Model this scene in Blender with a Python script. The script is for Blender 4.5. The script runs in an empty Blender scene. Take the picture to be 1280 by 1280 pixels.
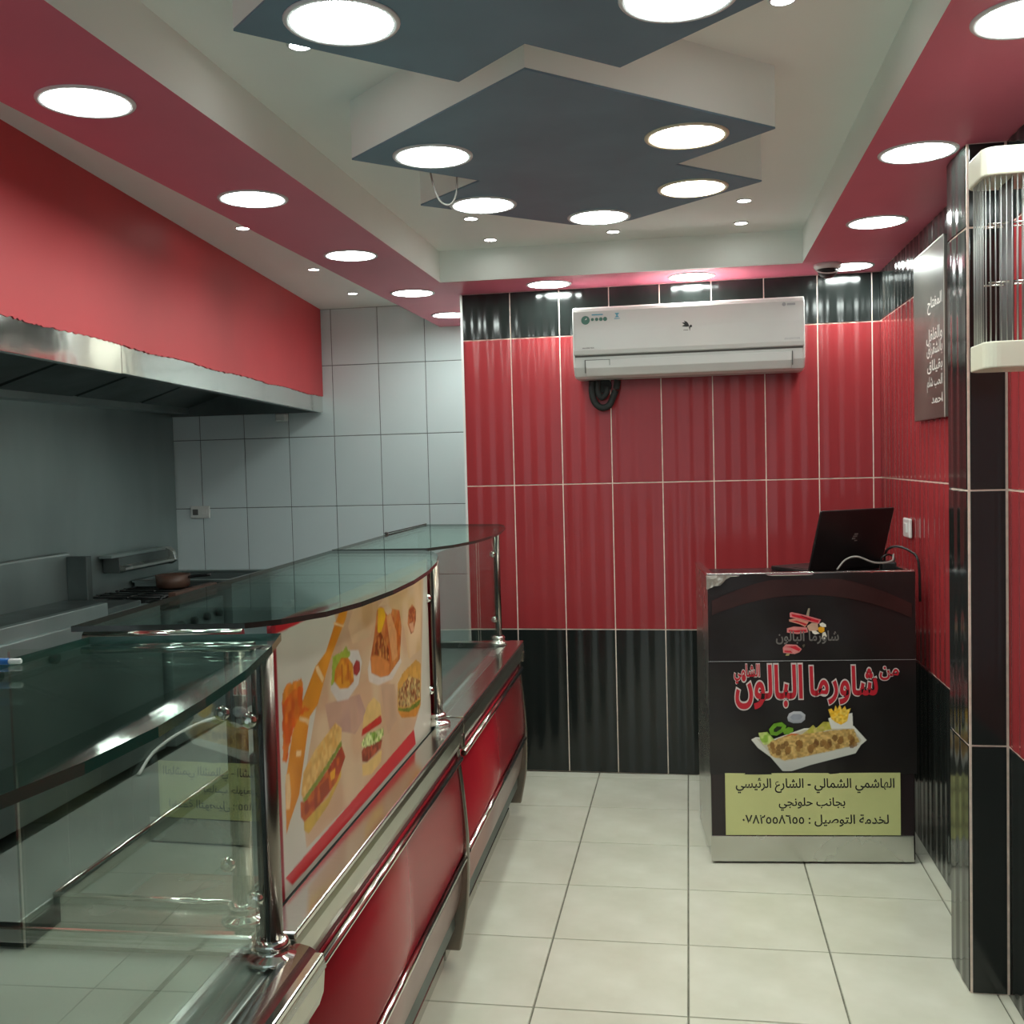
import bpy, math, random
import numpy as np
from mathutils import Vector, Matrix

scene = bpy.context.scene
C = scene.collection
random.seed(4)

# ---------------------------------------------------------------- camera
F_PX, YAW, PITCH, ROLL, CAM_H = 1306.14, .1679, .046, -.0256, 1.4223
fw = Vector((-math.sin(YAW)*math.cos(PITCH), math.cos(YAW)*math.cos(PITCH), -math.sin(PITCH)))
rt = Vector((math.cos(YAW), math.sin(YAW), 0)); up = rt.cross(fw)
rt2 = rt*math.cos(ROLL) + up*math.sin(ROLL); up2 = -rt*math.sin(ROLL) + up*math.cos(ROLL)
cd = bpy.data.cameras.new('camera'); cam = bpy.data.objects.new('camera', cd); C.objects.link(cam)
cd.sensor_width = 36; cd.lens = F_PX/1280*36; cd.clip_start = .02
m = Matrix((rt2, up2, -fw)).transposed().to_4x4(); m.translation = (0, 0, CAM_H); cam.matrix_world = m
scene.camera = cam

# ---------------------------------------------------------------- light and exposure
LAMP_BIG, LAMP_SMALL = 38.0, 30.0
w = bpy.data.worlds.new('world'); scene.world = w; w.use_nodes = True
w.node_tree.nodes['Background'].inputs[0].default_value = (.78, .9, 1, 1)
w.node_tree.nodes['Background'].inputs[1].default_value = .8
vs = scene.view_settings
vs.view_transform = 'Standard'; vs.look = 'None'; vs.gamma = 1; vs.exposure = .46; vs.use_curve_mapping = False

# ---------------------------------------------------------------- materials
def mat(name, col, rough=.5, metal=0., noise=0., nscale=6., bump=0., bscale=60., spec=.5, coat=0., emit=0., ecol=None, stretch=None, rnoise=0., hue=None):
    M = bpy.data.materials.new(name); M.use_nodes = True
    nt = M.node_tree; b = nt.nodes['Principled BSDF']
    b.inputs['Base Color'].default_value = (*col, 1); b.inputs['Roughness'].default_value = rough
    b.inputs['Metallic'].default_value = metal; b.inputs['Specular IOR Level'].default_value = spec
    b.inputs['Coat Weight'].default_value = coat; b.inputs['Coat Roughness'].default_value = .05
    if emit:
        b.inputs['Emission Color'].default_value = (*(ecol or col), 1); b.inputs['Emission Strength'].default_value = emit
    tc = nt.nodes.new('ShaderNodeTexCoord'); mp = nt.nodes.new('ShaderNodeMapping')
    nt.links.new(tc.outputs['Object'], mp.inputs[0])
    if stretch: mp.inputs['Scale'].default_value = stretch
    if noise or rnoise:
        n = nt.nodes.new('ShaderNodeTexNoise'); n.inputs['Scale'].default_value = nscale; n.inputs['Detail'].default_value = 4
        nt.links.new(mp.outputs[0], n.inputs['Vector'])
        if noise:
            r = nt.nodes.new('ShaderNodeValToRGB'); r.color_ramp.elements[0].position = .3; r.color_ramp.elements[1].position = .7
            r.color_ramp.elements[0].color = (*[c*(1-noise) for c in col], 1)
            r.color_ramp.elements[1].color = (*[min(1, c*(1+noise)) for c in (hue or col)], 1)
            nt.links.new(n.outputs[0], r.inputs[0]); nt.links.new(r.outputs[0], b.inputs['Base Color'])
        if rnoise:
            q = nt.nodes.new('ShaderNodeMapRange'); q.inputs[3].default_value = max(0, rough-rnoise); q.inputs[4].default_value = rough+rnoise
            nt.links.new(n.outputs[0], q.inputs[0]); nt.links.new(q.outputs[0], b.inputs['Roughness'])
    if bump:
        n2 = nt.nodes.new('ShaderNodeTexNoise'); n2.inputs['Scale'].default_value = bscale; n2.inputs['Detail'].default_value = 3
        bp = nt.nodes.new('ShaderNodeBump'); bp.inputs['Strength'].default_value = bump; bp.inputs['Distance'].default_value = .01
        nt.links.new(mp.outputs[0], n2.inputs['Vector']); nt.links.new(n2.outputs[0], bp.inputs['Height'])
        nt.links.new(bp.outputs[0], b.inputs['Normal'])
    return M

def glass(name, tint, rough=.0, ior=1.5, amount=1.):
    M = bpy.data.materials.new(name); M.use_nodes = True; nt = M.node_tree
    nt.nodes.remove(nt.nodes['Principled BSDF']); out = nt.nodes['Material Output']
    t = nt.nodes.new('ShaderNodeBsdfTransparent'); t.inputs[0].default_value = (*tint, 1)
    g = nt.nodes.new('ShaderNodeBsdfGlossy'); g.inputs['Roughness'].default_value = rough; g.inputs[0].default_value = (.9, 1, .96, 1)
    f = nt.nodes.new('ShaderNodeFresnel'); f.inputs[0].default_value = ior
    ml = nt.nodes.new('ShaderNodeMath'); ml.operation = 'MULTIPLY'; ml.inputs[1].default_value = amount; ml.use_clamp = True
    nt.links.new(f.outputs[0], ml.inputs[0])
    x = nt.nodes.new('ShaderNodeMixShader'); nt.links.new(ml.outputs[0], x.inputs[0])
    nt.links.new(t.outputs[0], x.inputs[1]); nt.links.new(g.outputs[0], x.inputs[2]); nt.links.new(x.outputs[0], out.inputs[0])
    return M

def vcol_mat(name, rough=.35, spec=.4):
    M = bpy.data.materials.new(name); M.use_nodes = True; nt = M.node_tree; b = nt.nodes['Principled BSDF']
    a = nt.nodes.new('ShaderNodeVertexColor'); a.layer_name = 'print'
    nt.links.new(a.outputs[0], b.inputs['Base Color']); b.inputs['Roughness'].default_value = rough; b.inputs['Specular IOR Level'].default_value = spec
    return M

red_tile = mat('red_tile', (.32, .036, .041), .15, noise=.05, nscale=3, spec=.36)
black_tile = mat('black_tile', (.014, .017, .016), .12, spec=.5)
white_tile = mat('white_tile', (.66, .75, .76), .22, noise=.03, nscale=2)
grout = mat('grout', (.86, .72, .62), .8, noise=.12, nscale=40)
grout_grey = mat('grout_grey', (.14, .16, .16), .9, noise=.25, nscale=30)
floor_tile = mat('floor_tile', (.68, .68, .55), .22, noise=.05, nscale=5, rnoise=.06, hue=(.72, .72, .61))
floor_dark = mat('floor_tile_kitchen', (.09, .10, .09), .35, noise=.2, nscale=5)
floor_grout = mat('floor_grout', (.16, .16, .12), .9, noise=.3, nscale=30)
paint_white = mat('paint_white', (.88, .94, .89), .6, noise=.025, nscale=1.5)
paint_red = mat('paint_red', (.70, .17, .25), .45, noise=.06, nscale=2)
paint_hood = mat('paint_hood_red', (.56, .035, .045), .5, noise=.05, nscale=3)
paint_dark = mat('paint_dark', (.14, .24, .31), .5, noise=.08, nscale=5)
paint_cream = mat('paint_cream', (.6, .58, .5), .7, noise=.05)
steel = mat('steel', (.66, .65, .61), .17, 1, noise=.05, nscale=5, stretch=(1, 30, 30), rnoise=.05)
steel_flat = mat('steel_flat', (.60, .60, .56), .26, 1, noise=.08, nscale=4, rnoise=.08)
steel_dull = mat('steel_dull', (.40, .46, .45), .45, 1, noise=.22, nscale=1.6, stretch=(1, 1, .35), rnoise=.1)
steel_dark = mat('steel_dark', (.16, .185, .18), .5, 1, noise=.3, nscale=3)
steel_band = mat('steel_band', (.50, .49, .42), .28, 1, noise=.06)
steel_work = mat('steel_work', (.40, .44, .41), .48, .85, noise=.08, nscale=5, rnoise=.1)
steel_lower = mat('steel_lower', (.40, .27, .26), .3, 1, noise=.06)
steel_polished = mat('steel_polished', (.68, .68, .64), .1, 1, bump=.35, bscale=3)
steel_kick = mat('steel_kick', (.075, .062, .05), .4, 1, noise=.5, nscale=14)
chrome = mat('chrome', (.78, .76, .72), .12, 1)
chrome_dark = mat('chrome_dark', (.24, .21, .18), .27, 1)
counter_red = mat('counter_red', (.44, .016, .03), .22, noise=.06, nscale=4, spec=.5)
burgundy = mat('burgundy', (.17, .012, .03), .3)
dark_metal = mat('dark_metal', (.012, .014, .013), .35)
black_plastic = mat('black_plastic', (.01, .01, .01), .35)
grey_plastic = mat('grey_plastic', (.12, .12, .11), .5)
mat_dark = mat('mat_dark', (.02, .012, .014), .25)
white_plastic = mat('white_plastic', (.74, .75, .72), .25, noise=.02)
cream_plastic = mat('cream_plastic', (.72, .72, .58), .35, noise=.02)
foam_black = mat('foam_black', (.015, .018, .016), .7, noise=.3, nscale=30)
brown_pan = mat('brown_pan', (.09, .045, .03), .5, noise=.4, nscale=12)
cable_white = mat('cable_white', (.7, .7, .68), .4)
cable_grey = mat('cable_grey', (.25, .24, .22), .5)
poster_black = mat('poster_black', (.012, .009, .009), .32, noise=.35, nscale=3, bump=.25, bscale=7)
poster_band = mat('poster_band', (.030, .010, .009), .35, noise=.3, nscale=8, bump=.25, bscale=7)
poster_yellow = mat('poster_yellow', (.60, .62, .27), .4, noise=.05, nscale=6)
ink_black = mat('ink_black', (.012, .012, .014), .5)
ink_red = mat('ink_red', (.50, .015, .03), .4)
ink_white = mat('ink_white', (.62, .56, .54), .4)
ink_grey = mat('ink_grey', (.16, .15, .14), .5)
ink_palegrey = mat('ink_palegrey', (.42, .43, .44), .5)
ink_green = mat('ink_green', (.08, .22, .17), .5)
ink_blue = mat('ink_blue', (.12, .42, .55), .5)
ink_chalk = mat('ink_chalk', (.7, .66, .62), .5)
sign_dark = mat('sign_dark', (.085, .078, .066), .3, noise=.3, nscale=4, spec=.6)
sign_edge = mat('sign_edge', (.5, .48, .42), .4)
blue_cap = mat('blue_cap', (.02, .14, .45), .35)
lamp_ring = mat('lamp_ring', (.72, .76, .76), .35)
lamp_ring_warm = mat('lamp_ring_warm', (.70, .66, .5), .35)
lamp_face = mat('lamp_face', (1, 1, 1), .5, emit=LAMP_BIG, ecol=(.90, 1, .95))
lamp_face_warm = mat('lamp_face_warm', (1, 1, 1), .5, emit=LAMP_BIG*.8, ecol=(1, .95, .78))
lamp_spot = mat('lamp_spot', (1, 1, 1), .5, emit=LAMP_SMALL, ecol=(1, 1, .95))
glass_top = glass('glass_top', (.86, .93, .90), .02, 1.5, .55)
glass_edge = mat('glass_edge', (.012, .065, .05), .12, spec=.7)
glass_edge_grey = mat('glass_edge_grey', (.03, .035, .03), .2)
glass_pane = glass('glass_pane', (.93, .95, .93), .0, 1.5, .34)
print_mat = vcol_mat('food_print', .38)

# ---------------------------------------------------------------- mesh helpers
class MB:
    def __init__(s): s.v = []; s.f = []; s.m = []; s.sm = []
    def add(s, vs_, fs, mi=0, smooth=False):
        o = len(s.v); s.v += [tuple(p) for p in vs_]
        for f in fs: s.f.append([i+o for i in f]); s.m.append(mi); s.sm.append(smooth)
        return s
    def box(s, x0, x1, y0, y1, z0, z1, mi=0, mats=None):
        v = [(x0,y0,z0),(x1,y0,z0),(x1,y1,z0),(x0,y1,z0),(x0,y0,z1),(x1,y0,z1),(x1,y1,z1),(x0,y1,z1)]
        fs = [(0,3,2,1),(4,5,6,7),(0,1,5,4),(1,2,6,5),(2,3,7,6),(3,0,4,7)]   # bottom top -y +x +y -x
        o = len(s.v); s.v += v
        for k, f in enumerate(fs): s.f.append([i+o for i in f]); s.m.append(mats[k] if mats else mi); s.sm.append(False)
        return s
    def prism(s, pts, z0, z1, mi=0, side=None, top=None):   # polygon in XY extruded in z
        n = len(pts); a = sum(pts[i][0]*pts[(i+1)%n][1]-pts[(i+1)%n][0]*pts[i][1] for i in range(n))
        if a < 0: pts = pts[::-1]
        o = len(s.v); s.v += [(p[0],p[1],z0) for p in pts] + [(p[0],p[1],z1) for p in pts]
        s.f.append([o+i for i in reversed(range(n))]); s.m.append(mi); s.sm.append(False)
        s.f.append([o+n+i for i in range(n)]); s.m.append(mi if top is None else top); s.sm.append(False)
        for i in range(n):
            j = (i+1) % n; s.f.append([o+i, o+j, o+n+j, o+n+i]); s.m.append(mi if side is None else side); s.sm.append(False)
        return s
    def extrude_x(s, prof, x0, x1, mi=0, smooth=False):     # (y,z) profile extruded along x
        n = len(prof); o = len(s.v)
        s.v += [(x0,p[0],p[1]) for p in prof] + [(x1,p[0],p[1]) for p in prof]
        s.f.append([o+i for i in range(n)]); s.f.append([o+n+i for i in reversed(range(n))]); s.m += [mi, mi]; s.sm += [False, False]
        for i in range(n):
            j = (i+1) % n; s.f.append([o+i, o+n+i, o+n+j, o+j]); s.m.append(mi); s.sm.append(smooth)
        return s
    def extrude_y(s, prof, y0, y1, mi=0, smooth=False):     # (x,z) profile extruded along y
        n = len(prof); o = len(s.v)
        s.v += [(p[0],y0,p[1]) for p in prof] + [(p[0],y1,p[1]) for p in prof]
        s.f.append([o+i for i in reversed(range(n))]); s.f.append([o+n+i for i in range(n)]); s.m += [mi, mi]; s.sm += [False, False]
        for i in range(n):
            j = (i+1) % n; s.f.append([o+i, o+j, o+n+j, o+n+i]); s.m.append(mi); s.sm.append(smooth)
        return s
    def lathe(s, prof, cx=0, cy=0, n=20, mi=0, smooth=True, axis='z', c=None):   # prof = (r, h)
        o = len(s.v); c = c or (cx, cy, 0)
        for r, h in prof:
            for k in range(n):
                a = 2*math.pi*k/n; p, q = r*math.cos(a), r*math.sin(a)
                s.v.append({'z': (c[0]+p, c[1]+q, c[2]+h), 'x': (c[0]+h, c[1]+p, c[2]+q), 'y': (c[0]+q, c[1]+h, c[2]+p)}[axis])
        for i in range(len(prof)-1):
            for k in range(n):
                k2 = (k+1) % n; s.f.append([o+i*n+k, o+i*n+k2, o+(i+1)*n+k2, o+(i+1)*n+k]); s.m.append(mi); s.sm.append(smooth)
        s.f.append([o+k for k in reversed(range(n))]); s.f.append([o+(len(prof)-1)*n+k for k in range(n)]); s.m += [mi, mi]; s.sm += [False, False]
        return s
    def tube(s, pts, r, n=8, mi=0, closed=False):
        pts = [Vector(p) for p in pts]; o = len(s.v); N = len(pts)
        ref = Vector((0, 0, 1))
        for i, p in enumerate(pts):
            d = (pts[min(i+1, N-1)] - pts[max(i-1, 0)]).normalized()
            rr = ref if abs(d.dot(ref)) < .95 else Vector((1, 0, 0))
            a = d.cross(rr).normalized(); b = a.cross(d).normalized()
            for k in range(n):
                t = 2*math.pi*k/n; q = p + a*(r*math.cos(t)) + b*(r*math.sin(t)); s.v.append(tuple(q))
        for i in range(N-1):
            for k in range(n):
                k2 = (k+1) % n; s.f.append([o+i*n+k, o+(i+1)*n+k, o+(i+1)*n+k2, o+i*n+k2]); s.m.append(mi); s.sm.append(True)
        s.f.append([o+k for k in range(n)]); s.f.append([o+(N-1)*n+k for k in reversed(range(n))]); s.m += [mi, mi]; s.sm += [False, False]
        return s
    def mesh(s, name, mats):
        me = bpy.data.meshes.new(name); me.from_pydata(s.v, [], s.f); me.update()
        for k in mats: me.materials.append(k)
        me.polygons.foreach_set('material_index', s.m); me.polygons.foreach_set('use_smooth', s.sm)
        return me
    def obj(s, name, mats, parent=None, loc=None, rot=None, bevel=0, segs=2):
        if not isinstance(mats, (list, tuple)): mats = [mats]
        o = bpy.data.objects.new(name, s.mesh(name, mats)); C.objects.link(o)
        if parent: o.parent = parent
        if loc: o.location = loc
        if rot: o.rotation_euler = rot
        if bevel:
            b = o.modifiers.new('bevel', 'BEVEL'); b.width = bevel; b.segments = segs; b.limit_method = 'ANGLE'; b.angle_limit = .6
        return o

def empty(name, loc=(0,0,0), rz=0):
    o = bpy.data.objects.new(name, None); C.objects.link(o); o.location = loc; o.rotation_euler = (0, 0, rz); o.empty_display_size = .1
    return o
def tag(o, label, cat, group=None, kind=None):
    if label: o['label'] = label
    if cat: o['category'] = cat
    if group: o['group'] = group
    if kind: o['kind'] = kind
    return o
def struct(o): o['kind'] = 'structure'; return o
def copy_tree(o, parent=None):
    c = o.copy(); C.objects.link(c); c.parent = parent
    for ch in list(o.children): copy_tree(ch, c)
    return c
def curve_pts(ctrl, n=8):
    P = [Vector(p) for p in ctrl]; P = [P[0]*2-P[1]] + P + [P[-1]*2-P[-2]]; out = []
    for i in range(1, len(P)-2):
        for k in range(n):
            t = k/n; a, b, c, d = P[i-1], P[i], P[i+1], P[i+2]
            out.append(.5*((2*b)+(c-a)*t+(2*a-5*b+4*c-d)*t*t+(3*b-a-3*c+d)*t**3))
    out.append(P[-2]); return out

# ---------------------------------------------------------------- tiles
_tiles = {}
def tile_mesh(w_, h_, material, flutes=0, amp=.0010, th=.0028):
    """tile in the XZ plane, origin at its lower left corner, front towards -Y, its back at y=0"""
    key = (round(w_, 3), round(h_, 3), material.name, flutes)
    if key in _tiles: return _tiles[key]
    b = MB(); g = .0035; c = .0015
    if flutes:
        margin = max(0, (w_ - flutes*.066)/2); xs = [0, c]; x = margin
        n = 8*flutes
        xs += [max(c*1.5, min(w_-c*1.5, margin + flutes*.066*k/n)) for k in range(n+1)] + [w_-c, w_]
        xs = sorted(set(round(q, 5) for q in xs))
        def d(q):
            if q <= 0 or q >= w_: return th-c
            u = (q-margin)/.066
            return th + (amp*(1-math.cos(2*math.pi*u)) if 0 < u < flutes else 0)
    else:
        xs = [0, c, w_-c, w_]; d = lambda q: (th if 0 < q < w_ else th-c)
    nx = len(xs); O = [(q, -(th-c), z) for z in (0, h_) for q in xs]; F = [(q, -d(q), z) for z in (c, h_-c) for q in xs]
    b.v += F; b.f += [[j, j+1, nx+j+1, nx+j] for j in range(1, nx-2)]; b.m += [0]*(nx-3); b.sm += [bool(flutes)]*(nx-3)
    o = len(b.v); b.v += O + F; f0 = o+2*nx; q = lambda f: (b.f.append(f), b.m.append(0), b.sm.append(False))
    for j in range(1, nx-2):
        q([o+j, o+j+1, f0+j+1, f0+j]); q([f0+nx+j, f0+nx+j+1, o+nx+j+1, o+nx+j])
    q([o, o+1, f0+1, f0+nx+1, o+nx+1, o+nx]); q([o+nx-2, o+nx-1, o+2*nx-1, o+2*nx-2, f0+2*nx-2, f0+nx-2])
    k = len(b.v); b.v += [(0,0,0),(w_,0,0),(w_,0,h_),(0,0,h_)]
    q([k, o, o+nx, k+3]); q([k+1, k+2, o+2*nx-1, o+nx-1]); q([k, k+1] + [o+j for j in reversed(range(nx))]); q([k+3] + [o+nx+j for j in range(nx)] + [k+2])
    me = b.mesh('tile', [material]); _tiles[key] = me
    return me
def put_tile(me, parent, loc, rz=0, rx=0):
    o = bpy.data.objects.new('tile', me); C.objects.link(o); o.parent = parent; o.location = loc; o.rotation_euler = (rx, 0, rz); return o
def tiled(parent, start, direction, cols, rows, mats, G=.0048, flutes=3):
    """cols, rows = joint positions; tiles lie on a wall whose horizontal runs from start along direction"""
    rz = math.atan2(direction[1], direction[0])
    for ri in range(len(rows)-1):
        cc = cols[ri] if isinstance(cols[0], (list, tuple)) else cols
        for ci in range(len(cc)-1):
            w_, h_ = cc[ci+1]-cc[ci]-G, rows[ri+1]-rows[ri]-G
            if w_ < .004 or h_ < .004: continue
            fl = flutes if w_ > .19 else (max(0, int(w_/.066)) if flutes else 0)
            me = tile_mesh(w_, h_, mats[ri], fl)
            a = cc[ci]+G/2
            put_tile(me, parent, (start[0]+direction[0]*a, start[1]+direction[1]*a, rows[ri]+G/2), rz)

ZR = [0, .6594, 1.3236, 1.9922, 2.203]
CEIL = 2.335
ANG = -.0186
def wy(x): return 4.7192 + math.tan(ANG)*x

# back wall, red and black fluted tiles
xs_back = [-1.013, -.788] + [.3372+.225*k for k in range(-4, 3)] + [.822]
xs_back = [-1.013] + [.3372+.225*k for k in range(-5, 3)] + [.822]
wb = MB().prism([(-1.013, wy(-1.013)), (.95, wy(.95)), (.95, wy(.95)+.12), (-1.013, wy(-1.013)+.12)], 0, CEIL).obj('wall_back', grout); struct(wb)
dirb = (math.cos(ANG), math.sin(ANG)); o0 = (0, 4.7192)
tiled(wb, o0, dirb, [x/math.cos(ANG) for x in xs_back], ZR, [black_tile, red_tile, red_tile, black_tile])
MB().box(-1.019, -1.009, wy(-1.01)-.009, wy(-1.01)+.12, 0, 2.203).obj('edge_strip', white_plastic, wb)
# return wall behind the red wall's free end
struct(MB().box(-1.013, -.93, wy(-1)+.12, 5.78, 0, CEIL).obj('wall_return', paint_cream))

# right wall (far part) and tile joints
XR = .822
wr = MB().box(XR, XR+.12, 3.02, 4.72, 0, CEIL).obj('wall_right', grout); struct(wr)
ylen = wy(XR)
dr = (0, -1)
cA = [0, ylen-4.412-.07] ; low = [0, .285, .51, .735, .96, 1.185, 1.41, 1.66]; upp = [0, .30, .525, .75, .975, 1.2, 1.425, 1.66]
tiled(wr, (XR, ylen), dr, [low, low, upp, upp], ZR, [black_tile, red_tile, red_tile, black_tile])
wr2 = MB().box(.806, XR+.12, -1.2, 2.84, 0, CEIL).obj('wall_right_near', grout); struct(wr2)
tiled(wr2, (.806, 2.84), dr, [[.225*k for k in range(0, 18)]]*4, ZR, [black_tile, red_tile, red_tile, black_tile])
# pier
wp = MB().box(.709, .96, 2.847, 3.02, 0, 2.203).obj('wall_pier', grout); struct(wp)
tiled(wp, (.709, 2.847), (1, 0), [0.0035, .093], ZR, [black_tile]*4, flutes=0)
tiled(wp, (.709, 3.04), dr, [0, .1925], ZR, [black_tile]*4, flutes=2)
struct(MB().box(.709, .95, 3.02, 3.04, 0, 2.203).obj('trim_1', grout_grey))

# floor
fl = MB().box(-3.1, 1.0, -1.3, 5.9, -.08, -.004).obj('floor', floor_grout); struct(fl)
fx0, fy0 = -.0237, 2.6397
ftm = {}
def ftile(w_, h_, mt):
    k = (round(w_, 3), round(h_, 3), mt.name)
    if k not in ftm:
        b = MB(); c = .0012; t = .004
        b.add([(0,0,-t),(w_,0,-t),(w_,h_,-t),(0,h_,-t),(c,c,0),(w_-c,c,0),(w_-c,h_-c,0),(c,h_-c,0)], [(4,5,6,7),(0,1,5,4),(1,2,6,5),(2,3,7,6),(3,0,4,7)])
        ftm[k] = b.mesh('tile', [mt])
    return ftm[k]
for i in range(-8, 3):
    for j in range(-9, 9):
        x0, y0 = fx0+.4*i, fy0+.4*j; x1, y1 = x0+.4, y0+.4
        x0 = max(x0, -3); x1 = min(x1, .822 if y0 > 2.8 else .806); y1 = min(y1, 4.72 if x0 > -1.1 else 5.78)
        if x1-x0 < .02 or y1-y0 < .02: continue
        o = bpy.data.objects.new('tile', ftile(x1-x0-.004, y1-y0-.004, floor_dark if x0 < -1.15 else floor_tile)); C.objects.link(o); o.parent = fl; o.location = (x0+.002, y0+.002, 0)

# ceiling, soffits, dropped star panels
struct(MB().box(-3.1, 1.0, -1.3, 5.9, CEIL, CEIL+.1).obj('ceiling', paint_white))
def soffit(name, pts):
    return struct(MB().prism(pts, 2.203, CEIL, 0, side=1, top=1).obj(name, [paint_red, paint_white]))
soffit('trim_2', [(-1.43, -1.2), (-1.03, -1.2), (-1.03, 4.39), (-1.013, wy(-1)+.05), (-1.013, 5.78), (-1.363, 5.78)])
soffit('trim_3', [(-1.03, 4.39), (.468, 4.41), (.83, 4.41), (.83, wy(.83)), (-1.02, wy(-1.02))])
soffit('trim_4', [(.452, -1.2), (.83, -1.2), (.83, 4.409), (.47, 4.409)])
struct(MB().box(-1.03, .47, 4.39, 4.40, 2.203, CEIL).obj('trim_5', paint_white))
star1 = [(-.301,2.055),(.215,2.556),(-.019,2.798),(.216,3.029),(-.163,3.395),(-.26,3.44),(-.357,3.409),(-.764,3.036),(-.542,2.817),(-.814,2.546)]
star2 = [(-.766,1.75),(-.438,2.079),(-.28,1.921),(-.117,2.078),(.215,1.76),(-.03,1.52),(.2,1.28),(-.28,.86),(-.76,1.28),(-.53,1.52)]
def star(pts, label, z0):
    o = MB().prism(pts, z0+.004, CEIL, 0).obj('ceiling_panel', paint_white)
    tag(o, label, 'ceiling panel')
    MB().prism(pts, z0, z0+.0045, 0).obj('panel_face', paint_dark, o)
    return o
star(star1, 'dark blue-grey star-shaped dropped ceiling panel nearer the air conditioner, five round lamps in it', 2.19)
star(star2, 'dark blue-grey star-shaped dropped ceiling panel at the top edge, cut off by the frame', 2.186)

# white kitchen wall
YW2 = 5.78
ww = MB().box(-3.1, -.93, YW2+.006, YW2+.12, 0, CEIL).obj('wall_kitchen_back', grout_grey); struct(ww)
cw = [-3.1, -2.833, -2.557, -2.282, -2.007, -1.731, -1.456, -1.18, -1.0]
tiled(ww, (0, YW2+.006), (1, 0), cw, [0, .405, .805, 1.205, 1.608, 2.013, CEIL], [white_tile]*6, G=.004, flutes=0)
# left kitchen wall with steel cladding sheets
wl = MB().box(-3.12, -3.004, -1.2, 5.9, 0, CEIL).obj('wall_left', paint_cream); struct(wl)
for y0, y1, dx in ((4.74, 5.775, 0), (3.6, 4.73, .009), (2.47, 3.6, 0), (1.34, 2.47, .003)):
    MB().box(-3.004, -2.998+dx, y0, y1, .1, 1.86).obj('steel_sheet', steel_dull, wl, bevel=.001)
# unseen shop front behind the camera; wide glazed opening added for fill light
wfm = MB(); wfm.box(-3.1, -1.9, -1.3, -1.2, 0, CEIL); wfm.box(.6, 1.0, -1.3, -1.2, 0, CEIL); wfm.box(-1.9, .6, -1.3, -1.2, 2.15, CEIL)
struct(wfm.obj('wall_front', paint_cream))
wn = MB().box(-1.9, .6, -1.262, -1.256, 0, 2.15).obj('fill_window_1', glass_pane); struct(wn)
for x in (-1.88, -.65, .58): MB().box(x-.02, x+.02, -1.28, -1.23, 0, 2.15).obj('window_frame', steel_flat, wn)

# ---------------------------------------------------------------- lamps
_lm = {}
def lamp(x, y, z, label, group, warm=False, small=False):
    key = (warm, small)
    if key not in _lm:
        r = .1 if not small else .029
        ri = r-.012 if not small else .023
        ring = MB().lathe([(ri, 0), (ri, -.004), (r-.002, -.004), (r, -.0015), (r, 0)], n=40 if not small else 20)
        face = MB().lathe([(ri+.0005, -.0005), (ri+.0005, -.0025)], n=40 if not small else 20)
        _lm[key] = (ring.mesh('ring', [lamp_ring_warm if warm else lamp_ring]), face.mesh('diffuser', [lamp_spot if small else (lamp_face_warm if warm else lamp_face)]))
    e = empty('ceiling_spotlight' if small else 'ceiling_lamp', (x, y, z))
    for nm, me in zip(('ring', 'diffuser'), _lm[key]):
        o = bpy.data.objects.new(nm, me); C.objects.link(o); o.parent = e
    tag(e, label, 'ceiling lamp' if not small else 'spotlight', group)
ord_ = ['nearest', 'second from the front', 'third from the front', 'fourth from the front', 'farthest, half hidden by the red wall edge']
lamp(-1.2, 1.2, 2.203, 'round lamp in the red left soffit, outside the frame above the viewer', 'round lamps in the left soffit')
for k, (x, y) in enumerate([(-1.23, 2.05), (-1.22, 2.88), (-1.208, 3.73), (-1.21, 4.61), (-1.203, 5.34)]):
    lamp(x, y, 2.203, 'round white lamp in the red left soffit, %s' % ord_[k], 'round lamps in the left soffit')
for k, (x, y) in enumerate([(.62, 2.05), (.602, 2.89), (.64, 3.71), (.672, 4.54)]):
    lamp(x, y, 2.203, 'round white lamp in the red right soffit, %s' % ['cut by the right frame edge', 'beside the top of the black pier', 'third towards the back wall', 'beside the dome camera'][k], 'round lamps in the right soffit')
for k, (x, y) in enumerate([(-.587, 4.575), (.028, 4.575)]):
    lamp(x, y, 2.203, 'round white lamp in the red soffit above the air conditioner, %s of two' % ['left', 'right'][k], 'round lamps above the air conditioner')
for k, (x, y, wm) in enumerate([(-.611, 2.564, 0), (.01, 2.559, 1), (-.584, 3.076, 0), (.027, 3.047, 1), (-.262, 3.323, 0)]):
    lamp(x, y, 2.19, 'round lamp in the star panel nearer the air conditioner, %s' % ['bluish white at its left point', 'warm-rimmed at its right point', 'white above the hanging wire loop', 'yellow-rimmed at its second right point', 'white at its far tip'][k], 'round lamps in the far star panel', warm=bool(wm))
for k, (x, y) in enumerate([(-.571, 1.755), (-.002, 1.786)]):
    lamp(x, y, 2.186, 'large round white lamp in the top star panel, %s' % ['whole, at its left point', 'cut by the top frame edge'][k], 'round lamps in the top star panel')
for k, (x, y) in enumerate([(-.777, 3.84), (-.776, 4.22), (-.277, 4.21), (.212, 3.84), (.219, 4.2), (.202, 2.194), (-.808, 2.19)]):
    lamp(x, y, CEIL, 'tiny white spotlight in the white ceiling, %s' % ['below the left lamp of the far star', 'far left corner of the recess', 'beneath the far tip of the star panel', 'right, nearer of the pair', 'right, farther of the pair', 'at the top edge right of the star panel', 'under the left lamp of the top star panel'][k], 'tiny spotlights in the recess', small=True)
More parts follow.
